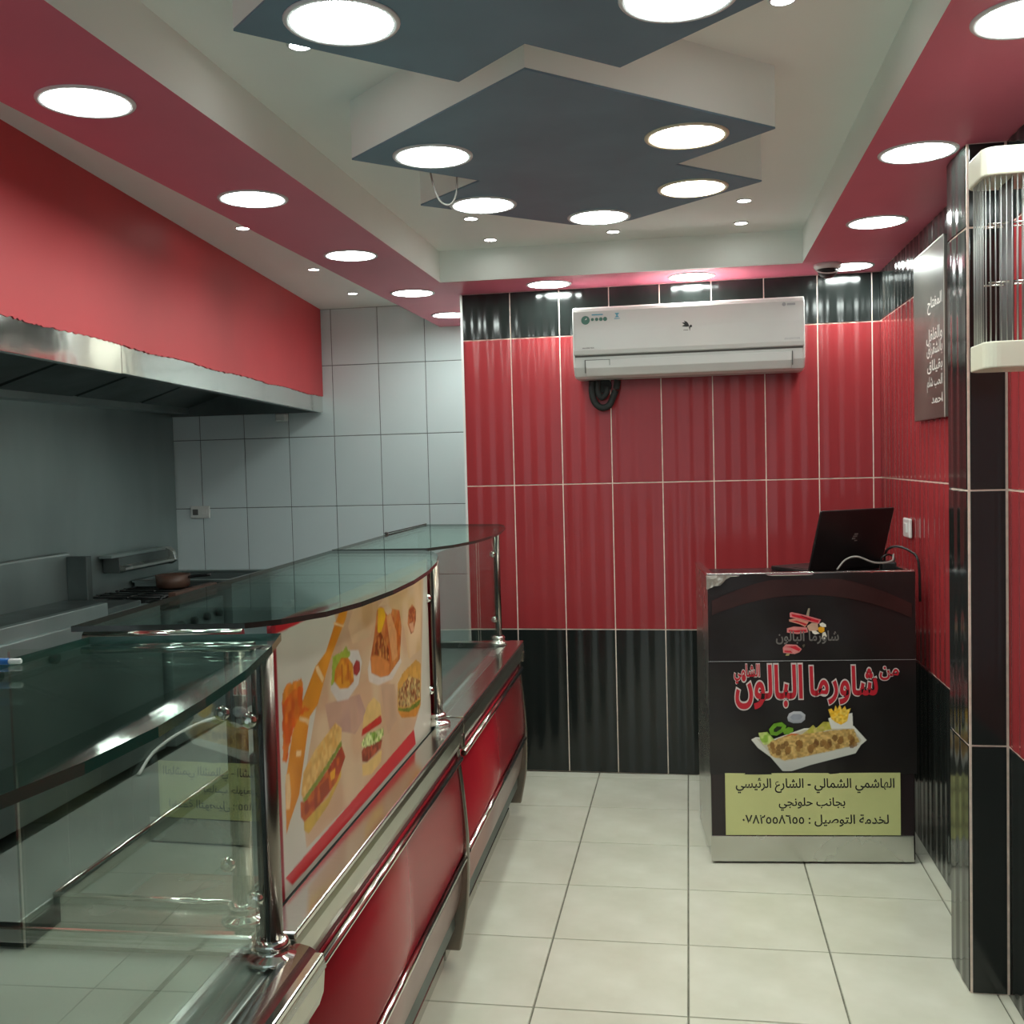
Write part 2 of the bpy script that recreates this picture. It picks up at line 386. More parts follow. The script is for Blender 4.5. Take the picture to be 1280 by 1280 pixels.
for k, (x, y) in enumerate([(-1.636, 3.755), (-1.672, 4.611), (-1.714, 5.3)]):
    lamp(x, y, CEIL, 'tiny spotlight in the kitchen ceiling left of the red soffit, %s' % ['nearest', 'middle', 'farthest'][k], 'tiny spotlights over the kitchen', small=True)
# wire loop hanging from the star panel
tag(MB().tube(curve_pts([(-.66, 2.72, CEIL-.002), (-.665, 2.75, 2.22), (-.65, 2.78, 2.14), (-.62, 2.8, 2.13), (-.6, 2.79, 2.18), (-.6, 2.76, CEIL-.002)]), .0028, 6).obj('wire_loop', cable_grey), 'thin grey wire loop hanging beside the dark star panel', 'wire')
# dome camera
dc = empty('dome_camera', (.575, 4.46, 2.203)); tag(dc, 'small white dome security camera on the red soffit beside a lamp', 'security camera')
MB().lathe([(.056, 0), (.056, -.012), (.05, -.02), (.044, -.022)], n=28).obj('base', white_plastic, dc)
MB().lathe([(.041, -.02), (.039, -.034), (.03, -.048), (.016, -.056), (.004, -.058)], n=28).obj('dome', black_plastic, dc)
MB().tube([(.043*math.cos(a), .043*math.sin(a)-.002, -.024-.02*max(0, -math.sin(a))) for a in [2*math.pi*k/24 for k in range(25)]], .003, 6).obj('ring', white_plastic, dc)

# ---------------------------------------------------------------- kitchen hood
def hx(y): return -1.72-.105*(y-2.46)
hood = empty('extractor_hood', (hx(3), 3, 1.75)); hood.rotation_euler = (0, 0, 0)
def rel(mb):
    mb.v = [(x-hx(3), y-3, z-1.75) for x, y, z in mb.v]; return mb
def hprism(y0, y1, d0, d1, z0, z1):
    return rel(MB().prism([(hx(y0)+d0, y0), (hx(y1)+d0, y1), (hx(y1)+d1, y1), (hx(y0)+d1, y0)], z0, z1))
tag(hood, 'long stainless extractor hood with polished front strip under red boxing', 'extractor hood')
HY0, HY1 = .35, 5.775
hprism(3.125, HY1, 0, -.02, 1.745, 1.838).obj('front_strip', steel_polished, hood, bevel=.002)
hprism(HY0, 3.12, .002, -.018, 1.742, 1.842).obj('front_strip', steel_polished, hood, bevel=.002)
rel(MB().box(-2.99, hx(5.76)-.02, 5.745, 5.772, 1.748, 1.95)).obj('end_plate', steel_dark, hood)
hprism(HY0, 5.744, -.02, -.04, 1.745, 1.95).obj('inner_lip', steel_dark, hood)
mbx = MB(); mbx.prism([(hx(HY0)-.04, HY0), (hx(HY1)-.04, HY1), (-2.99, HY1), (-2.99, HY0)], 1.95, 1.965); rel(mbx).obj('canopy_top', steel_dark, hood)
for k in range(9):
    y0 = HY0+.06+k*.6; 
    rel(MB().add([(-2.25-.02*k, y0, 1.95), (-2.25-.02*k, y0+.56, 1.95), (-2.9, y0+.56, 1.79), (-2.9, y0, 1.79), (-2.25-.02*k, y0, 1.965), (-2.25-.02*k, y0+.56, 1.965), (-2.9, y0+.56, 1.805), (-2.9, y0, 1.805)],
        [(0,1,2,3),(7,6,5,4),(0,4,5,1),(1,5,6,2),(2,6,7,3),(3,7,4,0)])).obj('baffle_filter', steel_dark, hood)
rel(MB().box(-2.995, -2.88, HY0, HY1, 1.765, 1.80)).obj('grease_gutter', steel_dull, hood)
rel(MB().box(-2.33, -2.27, 5.70, 5.76, 1.70, 1.745)).obj('bracket', white_plastic, hood, bevel=.008)
fb = MB().prism([(hx(HY0)+.004, HY0), (hx(HY1)+.004, HY1), (hx(HY1)-.1, HY1), (hx(HY0)-.1, HY0)], 1.838, CEIL).obj('trim_6', paint_hood); struct(fb)
# rough paint edge along the top of the strip
pe = MB(); yy = HY0; pv = []
while yy < HY1-.02:
    pv.append((yy, 1.838-random.random()*.007+.003*math.sin(yy*9))); yy += .012
for (ya, za), (yb, zb) in zip(pv, pv[1:]):
    pe.add([(hx(ya)+.0045, ya, za), (hx(yb)+.0045, yb, zb), (hx(yb)+.0045, yb, 1.85), (hx(ya)+.0045, ya, 1.85)], [(0, 1, 2, 3)])
pe.obj('paint_edge', paint_hood, fb)

# ---------------------------------------------------------------- kitchen range along the left wall
def bxo(name, m_, par, a, bev=.003):
    return MB().box(*a).obj(name, m_, par, bevel=bev)
def at(e, a):   # absolute box -> relative to empty
    l = e.location; return (a[0]-l.x, a[1]-l.x, a[2]-l.y, a[3]-l.y, a[4]-l.z, a[5]-l.z)
rg = empty('griddle_range', (-2.72, 4.0, 0)); tag(rg, 'stainless griddle range with tall back plate against the left kitchen wall', 'cooker')
bxo('body', steel_dull, rg, at(rg, (-2.98, -2.5, 3.2, 4.62, .1, .80)))
bxo('griddle_plate', steel_dark, rg, at(rg, (-2.96, -2.56, 3.25, 4.55, .80, .825)))
bxo('back_plate', steel_dull, rg, at(rg, (-2.985, -2.955, 3.2, 4.62, .80, 1.05)), .012)
bxo('side_plate', steel_dark, rg, at(rg, (-2.955, -2.85, 4.58, 4.625, .80, 1.03)))
bxo('front_guard', steel_dull, rg, at(rg, (-2.56, -2.52, 3.2, 4.2, .80, .86)))
for sx in (-2.94, -2.54):
    for sy in (3.26, 4.56): MB().lathe([(.022, 0), (.022, .1)], n=12, c=(sx+2.72, sy-4, 0)).obj('leg', steel_dark, rg)
for k in range(4): MB().lathe([(.024, 0), (.024, .02), (.018, .028)], n=14, axis='x', c=(.22, -.6+k*.35, .7)).obj('knob', black_plastic, rg)
pt_ = empty('prep_table', (-2.68, 2.3, 0)); tag(pt_, 'plain stainless prep table left of the griddle, under the hood', 'table')
bxo('table_top', steel_dull, pt_, at(pt_, (-2.98, -2.38, 1.5, 3.15, .81, .85)))
bxo('lower_shelf', steel_dark, pt_, at(pt_, (-2.96, -2.42, 1.54, 3.11, .25, .27)))
bxo('rear_panel', steel_dark, pt_, at(pt_, (-2.97, -2.95, 1.54, 3.11, .27, .81)))
for sx in (-2.94, -2.42):
    for sy in (1.56, 3.09): MB().box(sx+2.68-.018, sx+2.68+.018, sy-2.3-.018, sy-2.3+.018, 0, .81).obj('leg', steel_dull, pt_)
gs = empty('gas_stove', (-2.72, 5.0, 0)); tag(gs, 'dark gas stove between the griddle and the fryer tub', 'cooker')
bxo('body', steel_dull, gs, at(gs, (-2.98, -2.46, 4.64, 5.22, .1, .76)))
bxo('burner_top', dark_metal, gs, at(gs, (-2.96, -2.5, 4.66, 5.2, .76, .775)))
for sx in (-2.84, -2.62):
    for sy in (4.8, 5.06):
        MB().lathe([(.05, .775), (.05, .79), (.03, .80)], n=16, c=(sx+2.72, sy-5, 0)).obj('burner', dark_metal, gs)
for sy in (4.8, 5.06):
    g = MB(); 
    for d in (-.08, 0, .08): g.tube([(-.22, sy-5+d, .815), (.2, sy-5+d, .815)], .006, 6)
    for d in (-.2, 0, .18): g.tube([(d, sy-5-.1, .815), (d, sy-5+.1, .815)], .006, 6)
    for d in (-.2, .18): g.tube([(d, sy-5-.1, .775), (d, sy-5-.1, .815)], .006, 6); g.tube([(d, sy-5+.1, .775), (d, sy-5+.1, .815)], .006, 6)
    g.obj('pan_support', dark_metal, gs)
for k in range(4): MB().lathe([(.02, 0), (.02, .02), (.015, .026)], n=14, axis='x', c=(.26, -.28+k*.14, .68)).obj('knob', black_plastic, gs)
bxo('splash_rail', brown_pan, gs, at(gs, (-2.5, -2.46, 4.7, 5.15, .776, .84)))
pot = empty('cooking_pot', (-2.66, 5.06, .822)); tag(pot, 'small brown cooking pot standing on the dark gas stove', 'pot')
MB().lathe([(.07, 0), (.085, .01), (.088, .07), (.083, .07), (.08, .012), (.0, .01)], n=24).obj('body', brown_pan, pot)
MB().tube(curve_pts([(.085, 0, .055), (.12, .01, .06), (.2, .02, .065)], 4), .008, 8).obj('handle', black_plastic, pot)
ft = empty('fryer_tub', (-2.68, 5.5, 0)); tag(ft, 'steel fryer unit with open rimmed tub in the kitchen corner', 'fryer')
tb = MB()
x0, x1, y0, y1, z0, z1 = -.3, .26, -.26, .26, .1, .83
tb.box(x0, x1, y0, y0+.02, z0, z1).box(x0, x1, y1-.02, y1, z0, z1).box(x0, x0+.02, y0+.02, y1-.02, z0, z1).box(x1-.02, x1, y0+.02, y1-.02, z0, z1)
tb.obj('body', steel_dull, ft)
MB().box(x0+.02, x1-.02, y0+.02, y1-.02, .6, .615).obj('tub_floor', dark_metal, ft)
rm = MB(); rm.box(x0-.01, x1+.012, y0-.01, y0+.025, z1, z1+.014).box(x0-.01, x1+.012, y1-.025, y1+.01, z1, z1+.014).box(x0-.01, x0+.025, y0+.025, y1-.025, z1, z1+.014).box(x1-.025, x1+.012, y0+.025, y1-.025, z1, z1+.014)
rm.obj('rim', steel_dull, ft, bevel=.003)
for sx in (x0+.04, x1-.04):
    for sy in (y0+.04, y1-.04): MB().lathe([(.02, 0), (.02, .1)], n=12, c=(sx, sy, 0)).obj('leg', steel_dark, ft)
# wall-mounted strip heater / shelf channel
wh = empty('wall_grill', (-2.94, 5.22, .92)); tag(wh, 'slim steel wall grill with dark slot and pale end cap above the stove', 'grill')
MB().box(-.055, .04, -.26, .26, -.01, .07).obj('housing', steel_dark, wh, bevel=.004)
MB().extrude_y([(.04, 0), (.075, .005), (.075, .018), (.04, .03)], -.26, .26).obj('front_lip', steel_flat, wh, bevel=.002)
MB().extrude_y([(-.05, -.012), (.05, -.012), (.082, .01), (.07, .06), (.045, .085), (-.05, .085)], .26, .285).obj('end_cap', steel_flat, wh, bevel=.004)
MB().box(-.05, .02, -.3, .26, .07, .084).obj('top_rail', steel_dull, wh)
# sockets
so = empty('wall_socket', (-2.845, YW2-.001, 1.185)); tag(so, 'white double wall socket on the white kitchen tiles', 'socket')
MB().box(-.06, .06, -.011, 0, -.036, .036).obj('plate', white_plastic, so, bevel=.004)
for dx in (-.028, .028):
    MB().box(dx-.017, dx+.017, -.014, -.011, -.017, .017).obj('outlet_insert', grey_plastic if dx < 0 else white_plastic, so, bevel=.002)
sw = empty('wall_switch', (XR-.0085, 4.105, 1.145)); tag(sw, 'white light switch on the red right wall above the kiosk', 'switch')
MB().box(-.012, .0, -.055, .055, -.036, .036).obj('plate', white_plastic, sw, bevel=.005)
MB().box(-.016, -.012, -.02, .02, -.018, .018).obj('rocker', white_plastic, sw, bevel=.002)

# ---------------------------------------------------------------- display counters
AX = .022
def axis_x(y): return -.635-.022*(y-2.8)
def counter(y0, y1, label, shift=0.):
    yc = (y0+y1)/2
    e = empty('display_counter', (axis_x(yc)+shift, yc, 0), AX); tag(e, label, 'display counter', 'glass-topped display counters')
    return e, (y1-y0)/2
def profile_panel(pts, th, y0, y1):
    """sheet following an (offset, z) profile, thickness th inwards"""
    b = MB(); prof = list(pts) + [(p[0]-th, p[1]) for p in reversed(pts)]
    return b.extrude_y(prof[::-1], y0, y1, smooth=True)
def smooth_prof(ctrl, n=6): return [(p.x, p.y) for p in curve_pts([(a, b_, 0) for a, b_ in ctrl], n)]
RED_P = smooth_prof([(-.020, .605), (-.008, .50), (-.003, .38), (-.006, .33)])
KICK_P = smooth_prof([(-.008, .31), (-.014, .24), (-.030, .17), (-.055, .125)])
RIB_P = smooth_prof([(-.008, .655), (-.010, .60), (0, .50), (.009, .36), (.004, .20), (-.022, .055)])
def counter_body(e, h, front_mats, top=True):
    red, kick = front_mats
    MB().extrude_y([(-.62, .12), (-.62, .69), (-.035, .69), (-.035, .12)][::-1], -h+.003, h-.003).obj('carcass', steel_dark, e)
    profile_panel(RED_P, .012, -h+.02, h-.02).obj('front_panel', red, e)
    profile_panel(KICK_P, .012, -h+.02, h-.02).obj('lower_panel', kick, e)
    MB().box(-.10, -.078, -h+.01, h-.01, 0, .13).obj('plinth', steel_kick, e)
    MB().box(-.60, -.10, -h+.01, h-.01, 0, .12).obj('base_frame', dark_metal, e)
    MB().extrude_y([(-.09, .0), (-.073, .0), (-.073, .03), (-.078, .034), (-.09, .034)][::-1], -h+.01, h-.01).obj('kick_rail', steel_flat, e)
    MB().tube([(-.006, -h+.02, .603), (-.006, h-.02, .603)], .0085, 12).obj('upper_moulding', chrome, e)
    MB().box(-.035, -.022, -h+.01, h-.01, .603, .63).obj('recess_strip', burgundy, e)
    MB().tube([(-.001, -h+.02, .322), (-.001, h-.02, .322)], .009, 12).obj('lower_moulding', chrome, e)
    MB().extrude_y([(-.05, .70), (0, .703), (.002, .69), (-.001, .655), (-.008, .635), (-.02, .626), (-.05, .626)][::-1], -h, h).obj('front_band', steel_band, e, bevel=.002)
    MB().box(-.056, .001, -h, h, .701, .713).obj('ledge', steel, e, bevel=.003)
def rib(e, y, w_=.026):
    profile_panel(RIB_P, .045, y-w_/2, y+w_/2).obj('end_rib', chrome_dark, e, bevel=.004)
    MB().box(-.05, .004, y-w_/2-.002, y+w_/2+.002, .63, .672).obj('rib_cap', chrome_dark, e, bevel=.005)
def post(e, x, y, z0, z1, name='post', r=.0165):
    p = MB(); p.lathe([(r, z0), (r, z1)], n=20, c=(x, y, 0)); 
    o = p.obj(name, chrome_dark, e)
    MB().box(x-.002, x+.004, y-r-.0015, y+r+.0015, z0+.02, z1).obj('slot', dark_metal, o)
    MB().lathe([(.034, 0), (.036, .004), (.034, .009), (.024, .012), (.022, .02), (.026, .023), (.023, .03), (.0175, .034)], n=28, c=(x, y, z0)).obj('flange', chrome, o)
    for dz in (.10, z1-z0-.10):
        MB().lathe([(.003, 0), (.010, .002), (.013, .008), (.010, .013), (.004, .015), (.004, .026)], n=16, axis='y', c=(x-.012, y-r-.018, z0+dz)).obj('clamp_knob', chrome, o)
    return o
def slab(e, pts, z, th=.009, edge=None):
    l = e.location; c, s = math.cos(-AX), math.sin(-AX)
    q = [((p[0]-l.x)*c-(p[1]-l.y)*s, (p[0]-l.x)*s+(p[1]-l.y)*c) for p in pts]
    o = MB().prism(q, z-th, z, 0, side=1).obj('glass_top', [glass_top, edge or glass_edge], e)
    return o
# middle counter -------------------------------------------------
mc, h = counter(1.49, 2.84, 'middle display counter with food poster board and curved glass top')
counter_body(mc, h, (counter_red, steel_lower)); rib(mc, h-.012)
MB().box(-.68, -.46, -h, h, .69, .712).obj('worktop', steel_work, mc, bevel=.003)
wl_ = MB(); wl_.box(-.46, -.455, -h+.1, h-.05, .45, .712).box(-.075, -.07, -h+.1, h-.05, .45, .705).box(-.46, -.07, -h+.095, -h+.1, .45, .712).box(-.46, -.07, h-.05, h-.045, .45, .712).box(-.46, -.07, -h+.1, h-.05, .445, .45)
wl_.obj('well', steel_dark, mc)
MB().box(-.46, -.07, -h, -h+.095, .69, .704).obj('bed_end', steel_flat, mc, bevel=.003)
MB().box(-.36, -.15, -h+.1, -h+.26, .675, .694).obj('well_lid', steel_flat, mc, bevel=.004)
MB().tube([(-.46, -h+.098, .716), (-.07, -h+.098, .712)], .005, 8).obj('well_rim', chrome, mc)
MB().tube([(-.46, -h+.098, .716), (-.46, h-.05, .716)], .004, 8).obj('well_rim', chrome, mc)
ob = MB().box(-.080, -.070, -h+.13, h-.08, .70, 1.165).obj('poster_board', [counter_red], mc); 
ob['label'] = 'printed board with burgers, hot dogs and fries'
post(mc, -.096, -h+.035, .713, 1.15); post(mc, -.057, h-.075, .713, 1.165)
midtop = [(-.965, 1.50), (-.69, 1.535), (-.645, 1.575), (-.60, 1.66), (-.578, 1.78), (-.568, 1.95), (-.572, 2.12), (-.59, 2.32), (-.62, 2.52), (-.665, 2.72), (-.705, 2.82), (-.745, 2.87), (-1.03, 2.90)]
slab(mc, midtop, 1.184, edge=glass_edge_grey)
l = mc.location
def rail(e, a, b_, r, name='glass_rail', mm=None):
    l = e.location; c, s = math.cos(-AX), math.sin(-AX)
    tr = lambda p: ((p[0]-l.x)*c-(p[1]-l.y)*s, (p[0]-l.x)*s+(p[1]-l.y)*c, p[2])
    return MB().tube([tr(a), tr(b_)], r, 12).obj(name, mm or chrome, e)
rail(mc, (-.955, 1.52, 1.163), (-.70, 1.55, 1.163), .010)
rail(mc, (-.955, 1.54, 1.142), (-.69, 1.57, 1.142), .007)
# far counter ----------------------------------------------------
fc, hf = counter(2.855, 4.12, 'farthest display counter with empty clear glass case, next to the red back wall', -.002)
counter_body(fc, hf, (counter_red, steel_lower)); rib(fc, hf-.012)
MB().box(-.68, -.46, -hf, hf, .69, .712).obj('worktop', steel_work, fc, bevel=.003)
wf = MB(); wf.box(-.46, -.455, -hf+.04, hf-.05, .5, .712).box(-.10, -.095, -hf+.04, hf-.05, .5, .705).box(-.46, -.095, hf-.05, hf-.045, .5, .712).box(-.46, -.095, -hf+.04, -hf+.045, .5, .712).box(-.46, -.095, -hf+.04, hf-.05, .495, .5)
wf.obj('well', steel_dark, fc)
MB().box(-.096, -.056, -hf, hf, .695, .709).obj('inner_ledge', steel_flat, fc, bevel=.002)
MB().box(-.46, -.056, hf-.05, hf, .69, .711).obj('bed_end', steel_flat, fc, bevel=.002)
post(fc, -.085, hf-.085, .713, 1.17, r=.013)
fartop = [(-1.035, 2.925), (-.752, 2.945), (-.70, 3.06), (-.665, 3.22), (-.652, 3.42), (-.66, 3.65), (-.685, 3.88), (-.715, 4.02), (-.75, 4.10), (-1.08, 4.16)]
slab(fc, fartop, 1.184, edge=glass_edge_grey)
MB().box(-.088, -.083, -hf+.04, hf-.10, .716, 1.168).obj('front_glass', [glass_pane], fc)
MB().box(-.40, -.09, hf-.088, hf-.083, .716, 1.165).obj('end_glass', [glass_pane], fc)
# near counter ---------------------------------------------------
nc, hn = counter(.12, 1.435, 'nearest display counter with green-edged glass top, cut by the frame', .064)
counter_body(nc, hn, (counter_red, steel_lower))
MB().extrude_y([(-.046, .700), (-.046, .722), (-.036, .7225), (-.022, .719), (-.010, .712), (0, .701), (.003, .690), (-.004, .690), (-.02, .700)][::-1], -hn, hn+.003, smooth=True).obj('ledge_cap', steel, nc)
MB().box(-.66, -.06, -hn, hn-.015, .69, .708).obj('worktop', steel_work, nc, bevel=.003)
MB().box(-.70, -.10, hn-.024, hn-.004, .716, .742).obj('bed_rail', chrome, nc, bevel=.004)
MB().box(-.20, -.192, -hn, hn-.02, .7085, .7095).obj('worktop_seam', dark_metal, nc)
post(nc, -.066, hn-.03, .713, 1.17, r=.0165)
post(nc, -.066, -hn+.06, .713, 1.17, r=.0165)
neartop = [(-.888, 1.425), (-.60, 1.462), (-.572, 1.36), (-.535, 1.19), (-.515, 1.04), (-.505, .92), (-.508, .80), (-.525, .68), (-.56, .52), (-.61, .40), (-.93, .40)]
slab(nc, neartop, 1.18, .011)
MB().box(-.069, -.063, -hn+.07, hn-.05, .715, 1.166).obj('front_glass', [glass_pane], nc)
MB().box(-.46, -.086, hn-.033, hn-.027, .728, 1.166).obj('end_glass', [glass_pane], nc)
rail(nc, (-.885, 1.40, 1.164), (-.61, 1.43, 1.164), .005)

# things on the counters
mk = empty('marker_pen', (-.868, 1.21, 1.1845)); mk.rotation_euler = (0, 0, .15); mk.scale = (.5, .5, .5); tag(mk, 'short white marker with blue cap lying on the near glass top', 'marker')
MB().lathe([(.006, .0), (.0075, .003), (.0075, .03), (.005, .033)], n=14, axis='x').obj('barrel', white_plastic, mk)
MB().lathe([(.007, -.05), (.0085, -.048), (.0085, .0)], n=14, axis='x').obj('cap', blue_cap, mk)
sk = empty('skewer', (-1.056, 3.85, 1.188)); tag(sk, 'thin dark metal skewer lying on the farthest glass top', 'skewer')
MB().tube([(-.003, -.27, 0), (.003, .27, 0)], .0022, 6).obj('rod', dark_metal, sk)
MB().lathe([(.002, 0), (.005, .003), (.005, .02), (.002, .024)], n=10, axis='y', c=(-.003, -.29, 0)).obj('tip', dark_metal, sk)
tag(MB().tube(curve_pts([(-1.285, 2.24, .716), (-1.275, 2.30, .755), (-1.24, 2.38, .785), (-1.19, 2.45, .80), (-1.12, 2.49, .80), (-1.02, 2.52, .78), (-.90, 2.56, .72)], 8), .004, 8).obj('white_cord', cable_white), 'white cord arching over the steel worktop inside the middle counter', 'cord')

# ---------------------------------------------------------------- prints
SH = {}
SH['food'] = {"beige":[[1.941,1.153],[2.24,1.145],[2.493,1.151],[2.708,1.154],[2.631,0.8],[2.544,0.753],[2.089,0.743],[1.742,0.749],[1.727,0.851],[1.829,0.997],[1.952,1.112]],"tan":[[2.255,1.11],[2.448,1.15],[2.681,1.15],[2.648,0.942],[2.517,0.941],[2.48,1.029],[2.335,1.104]],"paper":[[2.027,1.1],[2.08,1.144],[2.248,1.136],[2.254,1.098],[2.183,1.054],[2.055,1.06]],"lilac":[[1.867,0.978],[2.093,0.947],[2.139,0.893],[2.052,0.873],[1.89,0.925]],"lilac2":[[2.256,0.934],[2.376,0.908],[2.388,0.821],[2.302,0.807],[2.27,0.885]],"bottle":[[1.884,1.075],[1.937,1.115],[2.001,1.153],[2.034,1.14],[2.013,1.118],[1.921,1.064],[1.88,1.033],[1.828,0.987],[1.782,0.975],[1.715,0.854],[1.666,0.823],[1.648,0.807],[1.651,0.892],[1.691,0.967],[1.742,1.008],[1.822,1.059]],"bottle2":[[2.047,1.144],[2.105,1.149],[2.259,1.143],[2.239,1.137],[2.063,1.135]],"lab1":[[1.822,1.059],[1.837,1.058],[1.869,1.028],[1.858,1.021],[1.827,1.048]],"lab2":[[1.938,1.124],[1.989,1.11],[2.004,1.11],[1.996,1.104],[1.935,1.119]],"lab3":[[1.731,0.988],[1.781,0.971],[1.774,0.961],[1.76,0.971],[1.728,0.982]],"lab4":[[1.709,0.934],[1.734,0.927],[1.731,0.917],[1.706,0.924]],"lab5":[[1.654,0.908],[1.672,0.905],[1.676,0.867],[1.668,0.844],[1.651,0.849]],"hash":[[1.652,1.046],[1.672,1.056],[1.7,1.055],[1.746,1.052],[1.754,1.041],[1.745,1.002],[1.789,0.99],[1.728,0.989],[1.685,0.964],[1.663,0.927],[1.644,0.933]],"hash2":[[1.652,1.046],[1.672,1.056],[1.7,1.055],[1.746,1.052],[1.751,1.041],[1.698,1.04],[1.652,1.028]],"plate":[[1.921,1.025],[1.945,1.049],[2.022,1.053],[2.094,1.04],[2.117,1.011],[2.087,0.97],[2.012,0.955],[1.944,0.966],[1.904,0.997]],"lettuce":[[1.924,1.058],[1.984,1.057],[2.011,1.065],[2.037,1.042],[2.004,1.033],[1.926,1.004],[1.909,1.007]],"nug":[[1.936,1.031],[1.975,1.046],[2.02,1.038],[2.051,1.019],[2.055,0.982],[2.014,0.977],[1.961,0.987],[1.927,1.009]],"nugd":[[1.974,1.034],[1.983,1.032],[1.982,0.992],[1.973,0.994]],"nugd2":[[2.016,1.026],[2.022,1.024],[2.022,0.994],[2.014,0.995]],"ketch":[[2.053,1.013],[2.076,1.023],[2.1,1.015],[2.101,0.996],[2.077,0.989],[2.055,0.997]],"plate2":[[2.158,0.987],[2.188,1.014],[2.427,0.97],[2.447,0.948],[2.357,0.924],[2.236,0.935],[2.164,0.959]],"bun":[[2.245,1.104],[2.284,1.105],[2.351,1.067],[2.375,1.088],[2.439,1.075],[2.457,1.032],[2.43,0.957],[2.327,0.939],[2.257,0.949],[2.184,0.974],[2.18,1.005],[2.214,1.048]],"must":[[2.255,1.107],[2.303,1.099],[2.315,1.078],[2.268,1.045],[2.242,1.055]],"meat":[[2.229,1.046],[2.268,1.051],[2.333,0.999],[2.336,0.969],[2.262,0.995],[2.207,1.011]],"meat2":[[2.381,1.044],[2.426,1.061],[2.442,1.004],[2.41,0.979],[2.376,1.003]],"bunl":[[2.188,1.009],[2.262,0.995],[2.336,0.963],[2.321,0.94],[2.257,0.949],[2.184,0.974]],"bunr":[[2.321,1.077],[2.357,1.081],[2.407,1.028],[2.409,0.967],[2.361,0.964],[2.345,1.009]],"pizza":[[2.531,1.062],[2.569,1.072],[2.609,1.052],[2.606,1.028],[2.578,1.0],[2.548,0.999],[2.517,1.029]],"pizz2":[[2.532,1.027],[2.576,1.026],[2.583,1.003],[2.553,1.003]],"sand":[[2.402,0.902],[2.455,0.919],[2.594,0.925],[2.644,0.904],[2.631,0.8],[2.572,0.782],[2.432,0.815],[2.395,0.84]],"sandm":[[2.406,0.883],[2.512,0.898],[2.629,0.867],[2.634,0.82],[2.503,0.824],[2.402,0.848]],"sandg":[[2.404,0.844],[2.503,0.821],[2.628,0.814],[2.613,0.801],[2.502,0.81],[2.403,0.837]],"sandb":[[2.395,0.839],[2.502,0.81],[2.621,0.8],[2.572,0.782],[2.432,0.813]],"bgt":[[2.105,0.869],[2.115,0.894],[2.15,0.912],[2.197,0.917],[2.247,0.89],[2.255,0.859]],"bgr":[[2.095,0.857],[2.105,0.87],[2.248,0.865],[2.256,0.849],[2.246,0.846]],"bgl":[[2.096,0.845],[2.135,0.851],[2.264,0.831],[2.266,0.814],[2.223,0.811],[2.159,0.82],[2.098,0.833]],"bgp":[[2.092,0.825],[2.115,0.83],[2.254,0.808],[2.24,0.792],[2.129,0.792],[2.095,0.803]],"bgb":[[2.094,0.797],[2.137,0.789],[2.247,0.786],[2.237,0.762],[2.161,0.756],[2.095,0.772]],"s1t":[[1.725,0.851],[1.74,0.887],[1.807,0.909],[1.926,0.928],[1.964,0.908],[1.959,0.885],[1.856,0.862],[1.736,0.841]],"s1g":[[1.733,0.842],[1.856,0.862],[1.959,0.885],[1.961,0.874],[1.862,0.85],[1.74,0.831]],"s1f":[[1.72,0.84],[1.74,0.833],[1.862,0.85],[1.961,0.874],[1.982,0.845],[1.922,0.813],[1.836,0.802],[1.736,0.798],[1.719,0.813]],"s1f2":[[1.82,0.835],[1.874,0.837],[1.878,0.807],[1.83,0.808]],"s1y":[[1.884,0.842],[1.917,0.842],[1.911,0.824],[1.888,0.826]],"s1b":[[1.734,0.799],[1.797,0.801],[1.87,0.8],[1.953,0.829],[1.949,0.815],[1.869,0.786],[1.756,0.77],[1.733,0.784]],"redtop":[[1.603,1.18],[1.644,1.174],[2.017,1.156],[1.664,1.15],[1.601,1.152]],"redbot":[[1.636,0.737],[1.693,0.738],[2.549,0.755],[2.564,0.713],[1.75,0.712],[1.667,0.713]]}
